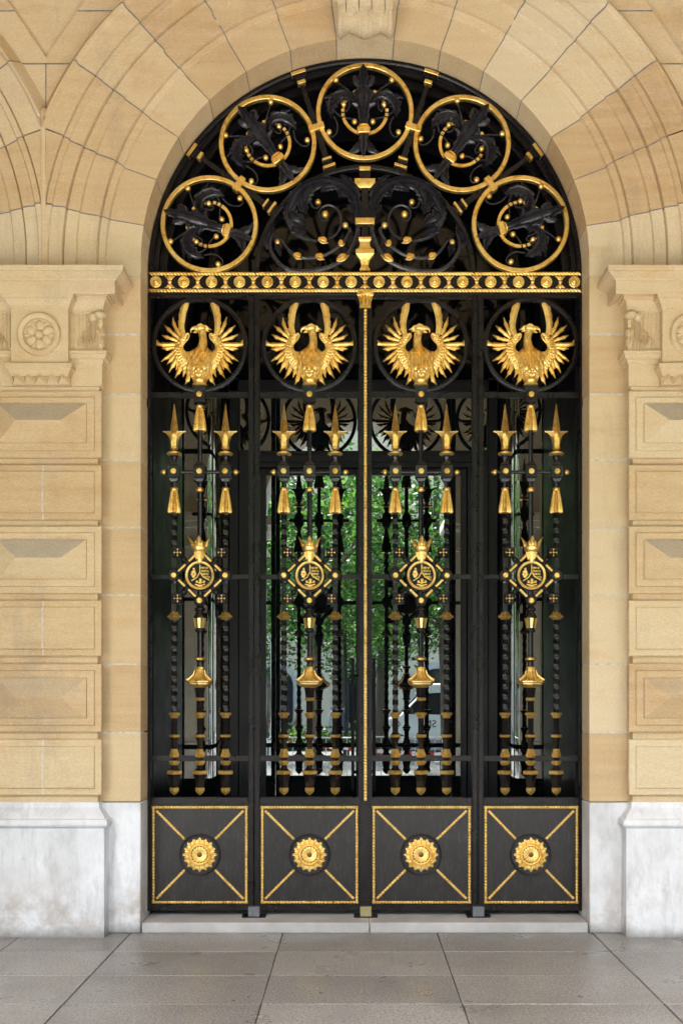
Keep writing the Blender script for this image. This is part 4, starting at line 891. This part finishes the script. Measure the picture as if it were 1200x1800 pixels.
for i, dg in enumerate((-71.8, -36.4, 0, 36.4, 71.8)):
    T = R(radians(dg))
    def part(name, mat, parent, fn, sharp=40):
        m = MB(); m.T = T; fn(m); return m.build(name, mat, parent, sharp=sharp)
    rg = part('gilded_ring', GOLD, fan, lambda m: m.arc([(77.5, 4), (77.5, -4), (78.5, -5), (84.5, -5), (85.5, -4), (85.5, 4)], 0, 0, 0, 2 * pi, 64, True))
    part('inner_ring', IRON, rg, lambda m: m.arc([(36.8, 2), (36.8, -2), (40.2, -2), (40.2, 2)], 0, 0, 0, 2 * pi, 40, True))
    def dash(m):
        for a0, a1 in ((196, 344), (113, 121), (128, 134), (140, 154), (172, 180), (184, 192), (59, 67), (46, 52), (26, 40), (0, 8), (-12, -4)): m.arc([(36, -.5), (36, -3.4), (41.4, -3.4), (41.4, -.5)], 0, 0, radians(a0), radians(a1), max(2, int(abs(a1 - a0) / 5)))
    part('gilt_band', GOLD, rg, dash)
    def aca(m):
        m.leaf(cr7([(570, 890), (568, 700), (565, 450), (565, 280), (562, 120)]), [9, 9, 10, 12, 17, 22, 22, 14, 18, 16, 9, 10, 7, .6], 8, -5, n=40, m=13, serr=.34, sn=7, rib=4, back=5)
        m.leaf(cr7([(570, 980), (568, 1100), (566, 1275)]), [9, 9, 10, 9, 8, 6, .6], 6, -4, n=14, m=9, serr=.3, sn=4, rib=3, back=5)
        for s in (-1, 1):
            f = lambda p: [(x if s < 0 else 2 * -2.0 - x, z) for x, z in cr7(p)]
            m.leaf(f([(520, 660), (430, 545), (320, 505), (225, 545), (168, 650), (165, 770)]), [3, 5, 9, 13, 15, 14, 9, 1], 6.5, -4, n=30, m=11, serr=.42, sn=7, rib=4, back=4)
            m.leaf(f([(330, 520), (220, 505), (75, 535)]), [4, 6, 4, .8], 4, -4, n=10, m=7, serr=.3, sn=3, rib=2, back=4)
            m.leaf(f([(545, 1010), (510, 1120), (440, 1190), (360, 1212)]), [4, 6, 8, 7, 4, .6], 5, -3, n=14, m=7, serr=.35, sn=4, rib=2, back=4)
            m.leaf(f([(555, 420), (480, 330), (470, 270)]), [6, 8, 7, 4], 4, -7, n=8, m=7, serr=.3, sn=3, rib=2, back=4)
            m.leaf(f([(535, 640), (440, 620), (420, 640)]), [3, 4, 3, .6], 3, -7, n=8, m=5, back=3)
            tu = lambda p, r: m.tube(spline([(x, -2, z) for x, z in f(p)], 14), r, 6)
            tu([(540, 640), (430, 490), (330, 400), (240, 335)], [2.6] * 5 + [2.0] * 5 + [1.5] * 5)
            tu([(200, 760), (245, 860), (232, 965), (180, 1012), (138, 998)], 1.5); tu([(190, 680), (280, 755), (400, 785), (455, 812)], 1.5); tu([(390, 560), (385, 650), (350, 690), (318, 650)], 1.4)
    part('acanthus', IRONL, rg, aca, 50)
    for p in ((225, 320), (320, 622), (457, 835), (142, 965)):
        x, z = cr7([p])[0]
        for s in (-1, 1): part('bead', GOLD, rg, lambda m: m.ball((x if s < 0 else -4.0 - x, -5, z), (5, 5, 5), 12, 8))
    part('clamp', GOLD, rg, lambda m: (m.box(-13.5, 9.5, -9, 3, -39, -28.5, 1.2), m.tube([(-2, -4, -28), (-2, -4, -26.5)], 10, 12)))
for dg in (-54.2, -18.2, 18.2, 54.2):
    T = R(radians(dg), 0)
    def part(name, mat, parent, fn, sharp=35):
        m = MB(); m.T = T; fn(m); return m.build(name, mat, parent, sharp=sharp)
    def sp_(m):
        m.loft([[(-w, -2.5, z), (w, -2.5, z), (w, 3, z), (-w, 3, z)] for z, w in ((194, 5), (280, 5), (350, 3.6), (372, 3.6))])
        for z, w, d in ((203, 11, 6), (207, 9, 5), (211, 8, 4.5)): m.box(-w, w, -d, 3, z - 1.4, z + 1.4, .4)
        m.ball((0, -1, 194), (11, 5, 8), 10, 6); m.loft([[(-w, -d, z), (w, -d, z), (w, 4, z), (-w, 4, z)] for z, w, d in ((358, 7, 4), (362, 8, 5), (362.5, 10, 6), (368, 10, 6), (368.5, 12, 7), (377, 12, 7))])
    sp = part('spoke', IRON, fan, sp_)
    for z, w, h in ((355, 7, 3), (373, 13, 3), (200.5, 11.5, 2.2), (214, 8.5, 1.8)): part('gilt_band', GOLD, sp, lambda m: m.box(-w, w, -8, 3, z - h, z + h, .5))
    part('ring_clamp', GOLD, fan, lambda m: m.box(-14, 14, -9, 4, 266, 277, .8))
# central shaft and two scrolls
def shaft(m):
    m.box(-6, 6, -5, 4, 296, 478, .6); m.box(-10, 10, -6, 4, 303, 312, .5); m.box(-8, 8, -6, 4, 312, 318, .5)
    for s in (-1, 1): m.box(s * 12.5 - 4.5, s * 12.5 + 4.5, -3, 4, 378, 432, .5)
sh = mk('shaft', IRON, fan, shaft, 30)
mk('gilt_block', GOLD, sh, lambda m: m.box(-10, 10, -8, 4, 296, 303, .6))
mk('gilt_block', GOLD, sh, lambda m: m.loft([[(-w, -d, z), (w, -d, z), (w, 4, z), (-w, 4, z)] for z, w, d in ((317, 11, 6), (318, 18, 9), (325, 18, 9), (331, 12, 7), (333, 10, 6))]))
mk('gilt_block', GOLD, sh, lambda m: m.box(-17, 17, -8, 4, 386, 397, .8))
mk('baluster', GOLD, sh, lambda m: m.loft([[(-w, -d, z), (w, -d, z), (w, 4, z), (-w, 4, z)] for z, w, d in ((420, 11, 8), (424, 11, 8), (427, 8.5, 6), (436, 9, 7), (441, 13, 9), (443, 16, 11), (450, 16, 11), (453, 13, 9), (460, 8, 7), (468, 6, 5), (472, 7, 6), (476, 9, 7), (478, 9, 7))]), 25)
def c8(pts): return [(450 + a / 6.0 - 641, 280 + b / 6.0) for a, b in pts]
for s in (-1, 1):
    def part(name, mat, parent, fn, sharp=45):
        m = MB(); m.T = lambda x, y, z: PXT(x if s < 0 else -x, y, z); fn(m); return m.build(name, mat, parent, sharp=sharp)
    def scr(m):
        def tu(p, r, n=26): m.tube(spline([(x, -2, z) for x, z in c8(p)], n), [interp(r, i / n) for i in range(n + 1)] if isinstance(r, list) else r, 7)
        lf = lambda p, w, h=5, n=20, sn=6, y=-4: m.leaf(c8(p), [q_ * 1.3 for q_ in w], h * 1.35, y, n=n + 6, m=13, serr=.42, sn=sn, rib=4, back=4)
        lf([(1075, 640), (1060, 480), (985, 360), (860, 280), (720, 255), (560, 290), (430, 390), (350, 520), (335, 640)], [5, 8, 10, 10, 9, 9, 10, 11, 9, 6], 7, 40, 12)
        tu([(1090, 640), (1070, 500), (1000, 370), (870, 270), (720, 245), (560, 275), (420, 370), (335, 500), (330, 640), (400, 770), (500, 840), (640, 870)], [3, 4, 4, 3.6, 3.4, 4, 4.6, 5, 4.6, 4, 3.2, 2.8], 44)
        lf([(1050, 420), (1000, 300), (935, 230), (885, 185)], [8, 9, 8, 5, 1], 5, 14, 4, -6); lf([(960, 340), (900, 370), (870, 400)], [5, 7, 6, 1], 4, 8, 3); lf([(1040, 480), (1010, 530), (1045, 580)], [5, 7, 5, 1], 4, 8, 3)
        lf([(590, 300), (530, 370), (490, 470), (530, 600)], [7, 11, 12, 13, 9, 1], 6, 18, 5, -5); lf([(380, 560), (410, 640), (470, 670), (525, 710)], [7, 12, 12, 8, 1], 5, 14, 5, -5); lf([(390, 720), (440, 770), (525, 785)], [6, 9, 6, 1], 5, 10, 4, -5)
        lf([(860, 300), (760, 300), (680, 345)], [5, 7, 7, 1], 4, 10, 4); lf([(390, 420), (330, 470), (305, 560)], [3, 5, 4, 1], 4, 8, 3)
        tu([(730, 280), (620, 330), (570, 420), (590, 500), (640, 520), (680, 490)], [2.6, 2.4, 2.2, 2, 1.8, 1.6], 20)
        tu([(760, 850), (830, 810), (890, 720), (895, 620), (850, 530), (770, 490), (690, 520), (665, 590), (700, 655), (760, 640)], [3, 2.6, 2.4, 2.2, 2.2, 2.2, 2.2, 2, 1.8, 1.4], 36)
        tu([(935, 715), (985, 740), (970, 800), (920, 880), (860, 935), (740, 1010), (640, 1040), (560, 1050), (470, 1040), (380, 1000), (320, 930), (280, 870), (230, 850), (195, 880)], [2.6, 3, 3.2, 3.2, 3, 3.2, 3, 3.2, 3, 3.2, 2.8, 2.4, 2.2, 1.8], 50)
        tu([(1085, 650), (1060, 800), (1000, 950), (920, 1060), (820, 1120), (680, 1170), (520, 1190), (360, 1180), (240, 1100), (165, 990), (150, 880), (180, 780)], [4, 4, 4, 4, 4, 4.4, 4.6, 4.4, 4, 3.6, 3.2, 2.2], 46)
        lf([(140, 950), (110, 860), (160, 770), (180, 680)], [4, 7, 6, 4, .6], 4, 14, 5); lf([(225, 900), (240, 960), (260, 1030)], [4, 6, 4, .8], 4, 8, 3)
    sc_ = part('scroll', IRONL, fan, scr)
    for p, r in (((655, 470), 5.4), ((730, 600), 6.6), ((940, 715), 5.6), ((230, 892), 4.8)):
        x, z = c8([p])[0]; part('bead', GOLD, sc_, lambda m: m.ball((x, -6, z), (r, r, r), 12, 8))
    for (x0, y0), (x1, y1), w in (((655, 855), (765, 882), 4.6), ((870, 910), (932, 884), 4.2), ((852, 1086), (972, 1010), 5.6), ((626, 1028), (728, 1056), 4.6), ((396, 1014), (488, 1054), 4.8)):
        def bud(m):
            dx, dy = x1 - x0, y1 - y0; L = sqrt(dx * dx + dy * dy); nx, ny = -dy / L, dx / L
            m.tube([(q[0], -3, q[1]) for q in c8([(x0, y0), (x0 + dx * .15, y0 + dy * .15), (x0 + dx * .5, y0 + dy * .5), (x0 + dx * .8, y0 + dy * .8)])], [w * .45, w * .8, w * .75, w * .3], 10)
            for k_ in (-1, 0, 1): m.leaf(c8([(x0 + dx * .05 + nx * k_ * 10, y0 + dy * .05 + ny * k_ * 10), (x0 + dx * .5 + nx * k_ * 24, y0 + dy * .5 + ny * k_ * 24), (x0 + dx * (1 if k_ == 1 else .8) + nx * k_ * 15, y0 + dy * (1 if k_ == 1 else .8) + ny * k_ * 15)]), [w * .3, w * .6, w * .5, .5], 2.4, -5 - (w * .5 if k_ == 0 else 1), n=10, m=5, serr=.35, sn=4, rib=2, back=2)
        part('gilt_bud', GOLD, sc_, bud)

# ------------------------------------------------------------------ the street behind the photographer, seen only as reflections in the glass
GZ = -.354
def tree(x, y, h, r, cz, rad, n, seed, label, lean=0.0):
    rr = random.Random(seed); t = empty('tree', (x, y, GZ)); tag(t, label, 'tree', 'trees along the street')
    m = MB(); P = spline([(0, 0, 0), (lean * .3, .05, h * .35), (lean * .8, -.05, h * .7), (lean, 0, h)], 10); m.tube(P, [r * 1.35, r * 1.1] + [r * (1 - .07 * i) for i in range(9)], 9)
    for i in range(7):
        a = rr.uniform(0, 6.28); z0 = h * rr.uniform(.35, .8); q = interp([0, lean], z0 / h); L = rr.uniform(1.4, rad * .9)
        m.tube(spline([(q, 0, z0), (q + cos(a) * L * .5, sin(a) * L * .5, z0 + .5), (q + cos(a) * L, sin(a) * L, z0 + rr.uniform(.4, 1.6))], 6), [r * .4, r * .34, r * .3, r * .24, r * .18, r * .12, r * .06], 6)
    m.build('trunk', BARK, t)
    m = MB(); cl = []
    for i in range(n // 26):
        while True:
            a, b, c = rr.uniform(-1, 1), rr.uniform(-1, 1), rr.uniform(-1, 1)
            if .15 < a * a + b * b + c * c < 1: break
        cl.append((lean + a * rad, b * rad, cz + c * rad * .85, rr.random()))
    for cx, cy, cz_, tn in cl:
        for j in range(44):
            p = Vector((cx + rr.gauss(0, .34), cy + rr.gauss(0, .34), cz_ + rr.gauss(0, .22))); u_ = Vector((rr.gauss(0, 1), rr.gauss(0, 1), rr.gauss(0, .6))).normalized(); v_ = u_.cross(Vector((rr.gauss(0, 1), rr.gauss(0, 1), rr.gauss(0, 1)))).normalized(); s_ = rr.uniform(.05, .10)
            m.t = max(0, min(1, tn + rr.gauss(0, .18))); k = len(m.v); m.v += [tuple(p + u_ * s_), tuple(p + v_ * s_ * .6), tuple(p - u_ * s_), tuple(p - v_ * s_ * .6)]; m.f.append([k, k + 1, k + 2, k + 3]); m.tone.append(m.t); m.mi.append(0)
    me = bpy.data.meshes.new('crown'); me.from_pydata(m.v, [], m.f); me.materials.append(LEAF); at = me.attributes.new('tone', 'FLOAT', 'FACE'); at.data.foreach_set('value', m.tone)
    o = bpy.data.objects.new('crown', me); COL.objects.link(o); o.parent = t
TR = [(-1.15, -16.2, 9, .17, 5.7, 3.2, 5600), (2.4, -17.2, 9, .14, 5.5, 3.0, 5400), (-4.6, -17, 9, .16, 5.9, 3.1, 4200), (5.8, -16.5, 9, .15, 5.9, 3.0, 4200), (-8.4, -17, 9, .16, 6.2, 3.2, 3600), (9.0, -17.5, 9, .16, 6.2, 3.2, 3600),
      (.8, -24, 10, .2, 5.5, 3.4, 5200), (-3.2, -25, 10, .2, 5.7, 3.6, 4600), (5.2, -24.5, 10, .2, 5.8, 3.6, 4200), (-8, -26, 10, .2, 6.0, 3.8, 3600), (10, -26, 10, .2, 6.0, 3.8, 3600), (-.6, -34, 11, .2, 6.0, 4.2, 4200)]
TL = ['tree with a straight trunk seen in the left door glass', 'slim tree seen in the right door glass before the van', 'near street tree left of the doors, reflected in the side pane', 'near street tree right of the doors, reflected in the side pane', 'near row street tree farthest left of the doors', 'near row street tree farthest right of the doors',
      'broad tree near the middle, between the barriers and the van nose', 'broad tree standing just before the hedge', 'broad tree standing before the rear of the van', 'second row tree at the left end of the hedge', 'second row tree beyond the rear end of the van', 'tall tree close to the pale building across the street']
for i, (a, l) in enumerate(zip(TR, TL)): tree(*a, 100 + i, l, lean=[.3, -.3, .2, -.2, .1, .2, .3, -.4, .3, 0, 0, .2][i])
# pale building across the street
bd = empty('street_building', (0, -42, GZ)); tag(bd, 'pale stone building with arched windows across the street, reflected in the doors', 'building')
m = MB(); m.t = .8; m.box(-60, 60, -1, 0, 0, 20); m.box(-60, 60, 0, .15, 4.6, 5.0); m.box(-60, 60, 0, .25, 9.6, 10); m.build('wall', plain('pale limestone', (.88, .74, .52), .9, 0, .15), bd, smooth=False)
for i in range(-5, 6):
    def wi(m, w, z0, z1, y): m.poly([(i * 4.2 - w, z0), (i * 4.2 + w, z0)] + [(i * 4.2 + w * cos(pi * k / 12), z1 + w * sin(pi * k / 12)) for k in range(13)], y, y + .1)
    m = MB(); wi(m, 1.25, .2, 2.6, .0); f_ = m.build('window', plain('window stone', (.7, .65, .56), .9), bd); m = MB(); wi(m, 1.0, .3, 2.5, .06); m.build('pane', VGLASS, f_)
m = MB(); m.loft([[(-12.5, .2, 2.6), (-12.5, 2.0, 2.2), (-12.5, 2.0, 1.95), (-12.5, .2, 2.35)], [(-6.2, .2, 2.6), (-6.2, 2.0, 2.2), (-6.2, 2.0, 1.95), (-6.2, .2, 2.35)]]); m.build('awning', TEAL, bd)
# hedge, lamp posts, barrier, tape
m = MB(); rr = random.Random(9)
for i in range(5200):
    p = Vector((rr.uniform(-9, .4), -28.2 + rr.gauss(0, .28), GZ + abs(rr.gauss(.35, .22)))); u_ = Vector((rr.gauss(0, 1), rr.gauss(0, 1), rr.gauss(0, 1))).normalized(); v_ = u_.cross(Vector((0.3, .5, rr.gauss(0, 1)))).normalized(); s_ = rr.uniform(.05, .11)
    k = len(m.v); m.v += [tuple(p + u_ * s_), tuple(p + v_ * s_ * .6), tuple(p - u_ * s_), tuple(p - v_ * s_ * .6)]; m.f.append([k, k + 1, k + 2, k + 3]); m.tone.append(rr.random()); m.mi.append(0)
me = bpy.data.meshes.new('hedge'); me.from_pydata(m.v, [], m.f); me.materials.append(HEDGE); at = me.attributes.new('tone', 'FLOAT', 'FACE'); at.data.foreach_set('value', m.tone)
o = bpy.data.objects.new('hedge', me); COL.objects.link(o); tag(o, 'low bright green hedge in front of the passers-by across the street', 'hedge')
for x, y, l in ((-2.55, -21, 'pale grey lamp post between the trees to the left'), (-.35, -22.5, 'dark slim lamp post near the middle of the street')):
    p = empty('lamp_post', (x, y, GZ)); tag(p, l, 'lamp post', 'street lamp posts')
    m = MB(); m.lathe([(0, .11), (.5, .1), (.52, .075), (7, .055)], 0, 0, 12); m.tube([(0, 0, 6.9), (0, .5, 7.2), (0, 1.1, 7.25)], .035, 6); m.build('pole', STEEL if x < -1 else IRON, p); m = MB(); m.box(-.12, .12, .9, 1.5, 7.16, 7.26, .03); m.build('lamp_head', STEEL, p)
for k_, bx in enumerate((-1.0, -3.3, 1.3)):
    b = empty('crowd_barrier', (bx, -12.9 - .1 * k_, GZ)); tag(b, ['galvanised crowd barrier seen in the left door glass', 'galvanised crowd barrier farthest left on the street', 'galvanised crowd barrier seen in the right door glass'][k_], 'barrier', 'crowd barriers on the street')
    m = MB(); w = 1.05
    m.tube([(-w, 0, .18), (-w, 0, 1.0), (-w + .1, 0, 1.1), (w - .1, 0, 1.1), (w, 0, 1.0), (w, 0, .18), (-w, 0, .18)], .02, 6); m.build('frame', STEEL, b)
    m = MB()
    for i in range(1, 14): m.tube([(-w + 2 * w * i / 14, 0, .18), (-w + 2 * w * i / 14, 0, 1.1)], .008, 5)
    m.build('bar', STEEL, b)
    for s in (-1, 1): m = MB(); m.tube([(s * .8, -.3, .01), (s * .8, 0, .18), (s * .8, .3, .01)], .02, 6); m.build('foot', STEEL, b)
m = MB(); rr = random.Random(4)
P = spline([(-4.5, -13.4, .35), (-2.2, -13.2, .62), (-1.0, -13.1, .55), (.6, -13.3, .42), (2.2, -13.2, .36), (4.5, -13.4, .5)], 60)
for a, b, q in zip(P, P[1:], range(60)):
    m.m = q % 2; m.loft([[(c.x, c.y, c.z - .04), (c.x, c.y + .004, c.z - .04), (c.x, c.y + .004, c.z + .04), (c.x, c.y, c.z + .04)] for c in (a, b)])
tag(m.build('barrier_tape', [RED, WHITE]), 'red and white striped plastic tape strung along the barriers', 'tape')
# van, its nose towards the left of the reflection
vn = empty('parked_van', (3.3, -27.6, GZ)); tag(vn, 'white panel van parked across the street, seen in the right door glass', 'van')
L_ = [(-2.65, .45), (-2.68, .9), (-2.5, 1.12), (-1.75, 1.32), (-.95, 2.25), (-.6, 2.5), (2.7, 2.55), (2.75, .45)]
def side(k, y): return [(x * k + .03 * (1 - k), y, (z - 1.4) * k + 1.4) for x, z in L_]
m = MB(); m.loft([side(.93, -.98), side(.985, -.93), side(1, -.8), side(1, .8), side(.985, .93), side(.93, .98)]); m.build('body', VANW, vn, sharp=50)
m = MB(); m.poly([(-1.62, 1.42), (-.92, 2.16), (-.05, 2.2), (.12, 1.5), (-.1, 1.36)], .972, .99); m.build('side_window', VGLASS, vn)
m = MB(); m.loft([[(-1.78, y, 1.36), (-1.02, y, 2.24), (-.99, y, 2.22), (-1.74, y, 1.34)] for y in (-.78, .78)]); m.build('windscreen', VGLASS, vn)
for x in (-1.75, 1.75):
    for s in (-1, 1):
        m = MB(); m.T = lambda x_, y_, z_: (x_, y_, z_); m.disc_lathe([(.2, s * .72), (.36, s * .76), (.37, s * .96), (.24, s * 1.0), (.2, s * .99)], x, .37, 24); w = m.build('wheel', RUBBER, vn); m = MB(); m.disc_lathe([(.23, s * .985), (.18, s * 1.005), (.02, s * 1.01)], x, .37, 20); m.build('rim', STEEL, w)
m = MB(); m.box(-.22, .0, .985, 1.02, 1.22, 1.27, .01); m.build('handle', RUBBER, vn); m = MB(); m.box(-1.45, -1.25, .97, 1.2, 1.4, 1.68, .04); m.build('mirror', RUBBER, vn)
m = MB(); m.box(-2.66, -2.45, .55, .9, .82, 1.02, .03); m.build('headlight', STEEL, vn)
for tx, x, sz in (('SM', -.62, .36), ('CS', -1.86, .30)):
    fc = bpy.data.curves.new('lettering', 'FONT'); fc.body = tx; fc.size = sz; fc.extrude = .003; fc.align_x = 'CENTER'; fc.materials.append(RUBBER)
    to = bpy.data.objects.new('t', fc); me = bpy.data.meshes.new_from_object(to); bpy.data.objects.remove(to); o = bpy.data.objects.new('lettering', me); COL.objects.link(o); o.parent = vn; o.location = (x, .99, .92); o.rotation_euler = (radians(90), 0, radians(180))
# passers-by
def person(x, y, fx, coat, legs, hair, label, seat=False, step=.16, h=1.7):
    t = empty('person', (x, y, GZ)); tag(t, label, 'person')
    k = h / 1.75; dz = -.42 if seat else 0
    V, E_, Rr = [], [], []
    def v(p, r, par=None):
        V.append((p[0] * k, p[1] * k, (p[2] + dz) * k)); Rr.append(r * k)
        if par is not None: E_.append((par, len(V) - 1))
        return len(V) - 1
    hip = v((0, 0, .95), .145); wa = v((0, 0, 1.12), .13, hip); ch = v((0.01 * fx, 0, 1.34), .15, wa); nk = v((.02 * fx, 0, 1.50), .06, ch); hd = v((.05 * fx, 0, 1.60), .085, nk); v((.05 * fx, 0, 1.70), .075, hd)
    for s in (-1, 1):
        l = v((0, s * .09, .9), .10, hip)
        if seat: kn = v((fx * .42, s * .1, .9), .07, l); an = v((fx * .44, s * .1, .5), .045, kn); v((fx * .58, s * .1, .46), .04, an)
        else: kn = v((s * step * .6 + fx * .03, s * .09, .50), .065, l); an = v((s * step * 1.2 - fx * .03, s * .09, .08), .042, kn); v((s * step * 1.2 + fx * .12, s * .09, .035), .035, an)
        sh_ = v((0, s * .19, 1.42), .062, ch); el = v((-s * step * .6, s * .24, 1.14), .048, sh_); wr = v((-s * step + fx * .08, s * .22, .92), .034, el); v((-s * step + fx * .12, s * .21, .82), .03, wr)
    me = bpy.data.meshes.new('body'); me.from_pydata(V, E_, []); o = bpy.data.objects.new('body', me); COL.objects.link(o); o.parent = t; me.materials.append(SKIN if 0 else legs)
    sm = o.modifiers.new('skin', 'SKIN'); sm.use_smooth_shade = True
    for i, q in enumerate(me.skin_vertices[0].data): q.radius = (Rr[i], Rr[i])
    me.skin_vertices[0].data[0].use_root = True
    o.modifiers.new('sub', 'SUBSURF').render_levels = 1
    m = MB(); z = lambda q: (q + dz) * k
    m.loft([[(.01 * fx + a * k * cos(2 * pi * j / 14), b * k * sin(2 * pi * j / 14), z(c)) for j in range(14)] for c, a, b in ((.62 if not seat else .88, .2, .25), (.95, .17, .22), (1.12, .155, .2), (1.36, .165, .23), (1.46, .11, .17), (1.52, .075, .085))])
    for s in (-1, 1): m.tube([(0, s * .2 * k, z(1.43)), (-s * step * .6 * k, s * .25 * k, z(1.14)), ((-s * step + fx * .08) * k, s * .225 * k, z(.92))], [.078 * k, .066 * k, .055 * k], 8)
    m.build('coat', coat, t)
    m = MB(); m.ball((.06 * fx * k, 0, z(1.63)), (.092 * k, .075 * k, .118 * k), 12, 9); m.ball((.155 * fx * k, 0, z(1.62)), (.022 * k, .016 * k, .025 * k), 6, 5)
    for s in (-1, 1): m.ball((.05 * fx * k, s * .078 * k, z(1.63)), (.022 * k, .012 * k, .03 * k), 6, 5)
    m.build('head', SKIN, t); m = MB(); m.ball((.03 * fx * k, 0, z(1.665)), (.098 * k, .085 * k, .1 * k), 12, 8); m.build('hair', hair, t)
CO = [plain('beige coat', (.48, .36, .29), .9), plain('white shirt', (.75, .76, .8), .9), plain('blue jacket', (.16, .18, .32), .9), plain('pink top', (.7, .15, .25), .9), plain('dark trousers', (.05, .055, .08), .9), plain('light trousers', (.5, .52, .58), .9)]
person(-2.25, -29.6, -1, CO[0], CO[4], HAIRG, 'grey haired person in a beige coat walking behind the hedge')
person(-.95, -29.9, 1, CO[1], CO[5], HAIRG, 'person in a white shirt walking beside someone in a blue jacket', h=1.68)
person(-.55, -30.2, 1, CO[2], CO[5], HAIRB, 'person in a blue jacket walking beside someone in a white shirt', h=1.74)
for i, x in enumerate((-3.55, -3.0)):
    person(x, -30.4, 1, CO[3] if i == 0 else CO[2], CO[4], HAIRB, ['person in a pink top sitting on the bench behind the hedge', 'person in a dark blue top sitting on the bench behind the hedge'][i], True)
bn = empty('bench', (-3.3, -30.5, GZ)); tag(bn, 'wooden street bench behind the hedge with two people on it', 'bench')
m = MB(); m.box(-.8, .8, -.28, .28, .36, .41, .01); m.build('seat', BARK, bn); m = MB(); m.box(-.8, .8, -.34, -.29, .5, .85, .01); m.build('backrest', BARK, bn)
for s in (-1, 1): m = MB(); m.box(s * .7 - .04, s * .7 + .04, -.33, .25, 0, .36, .01); m.build('leg', IRON, bn)
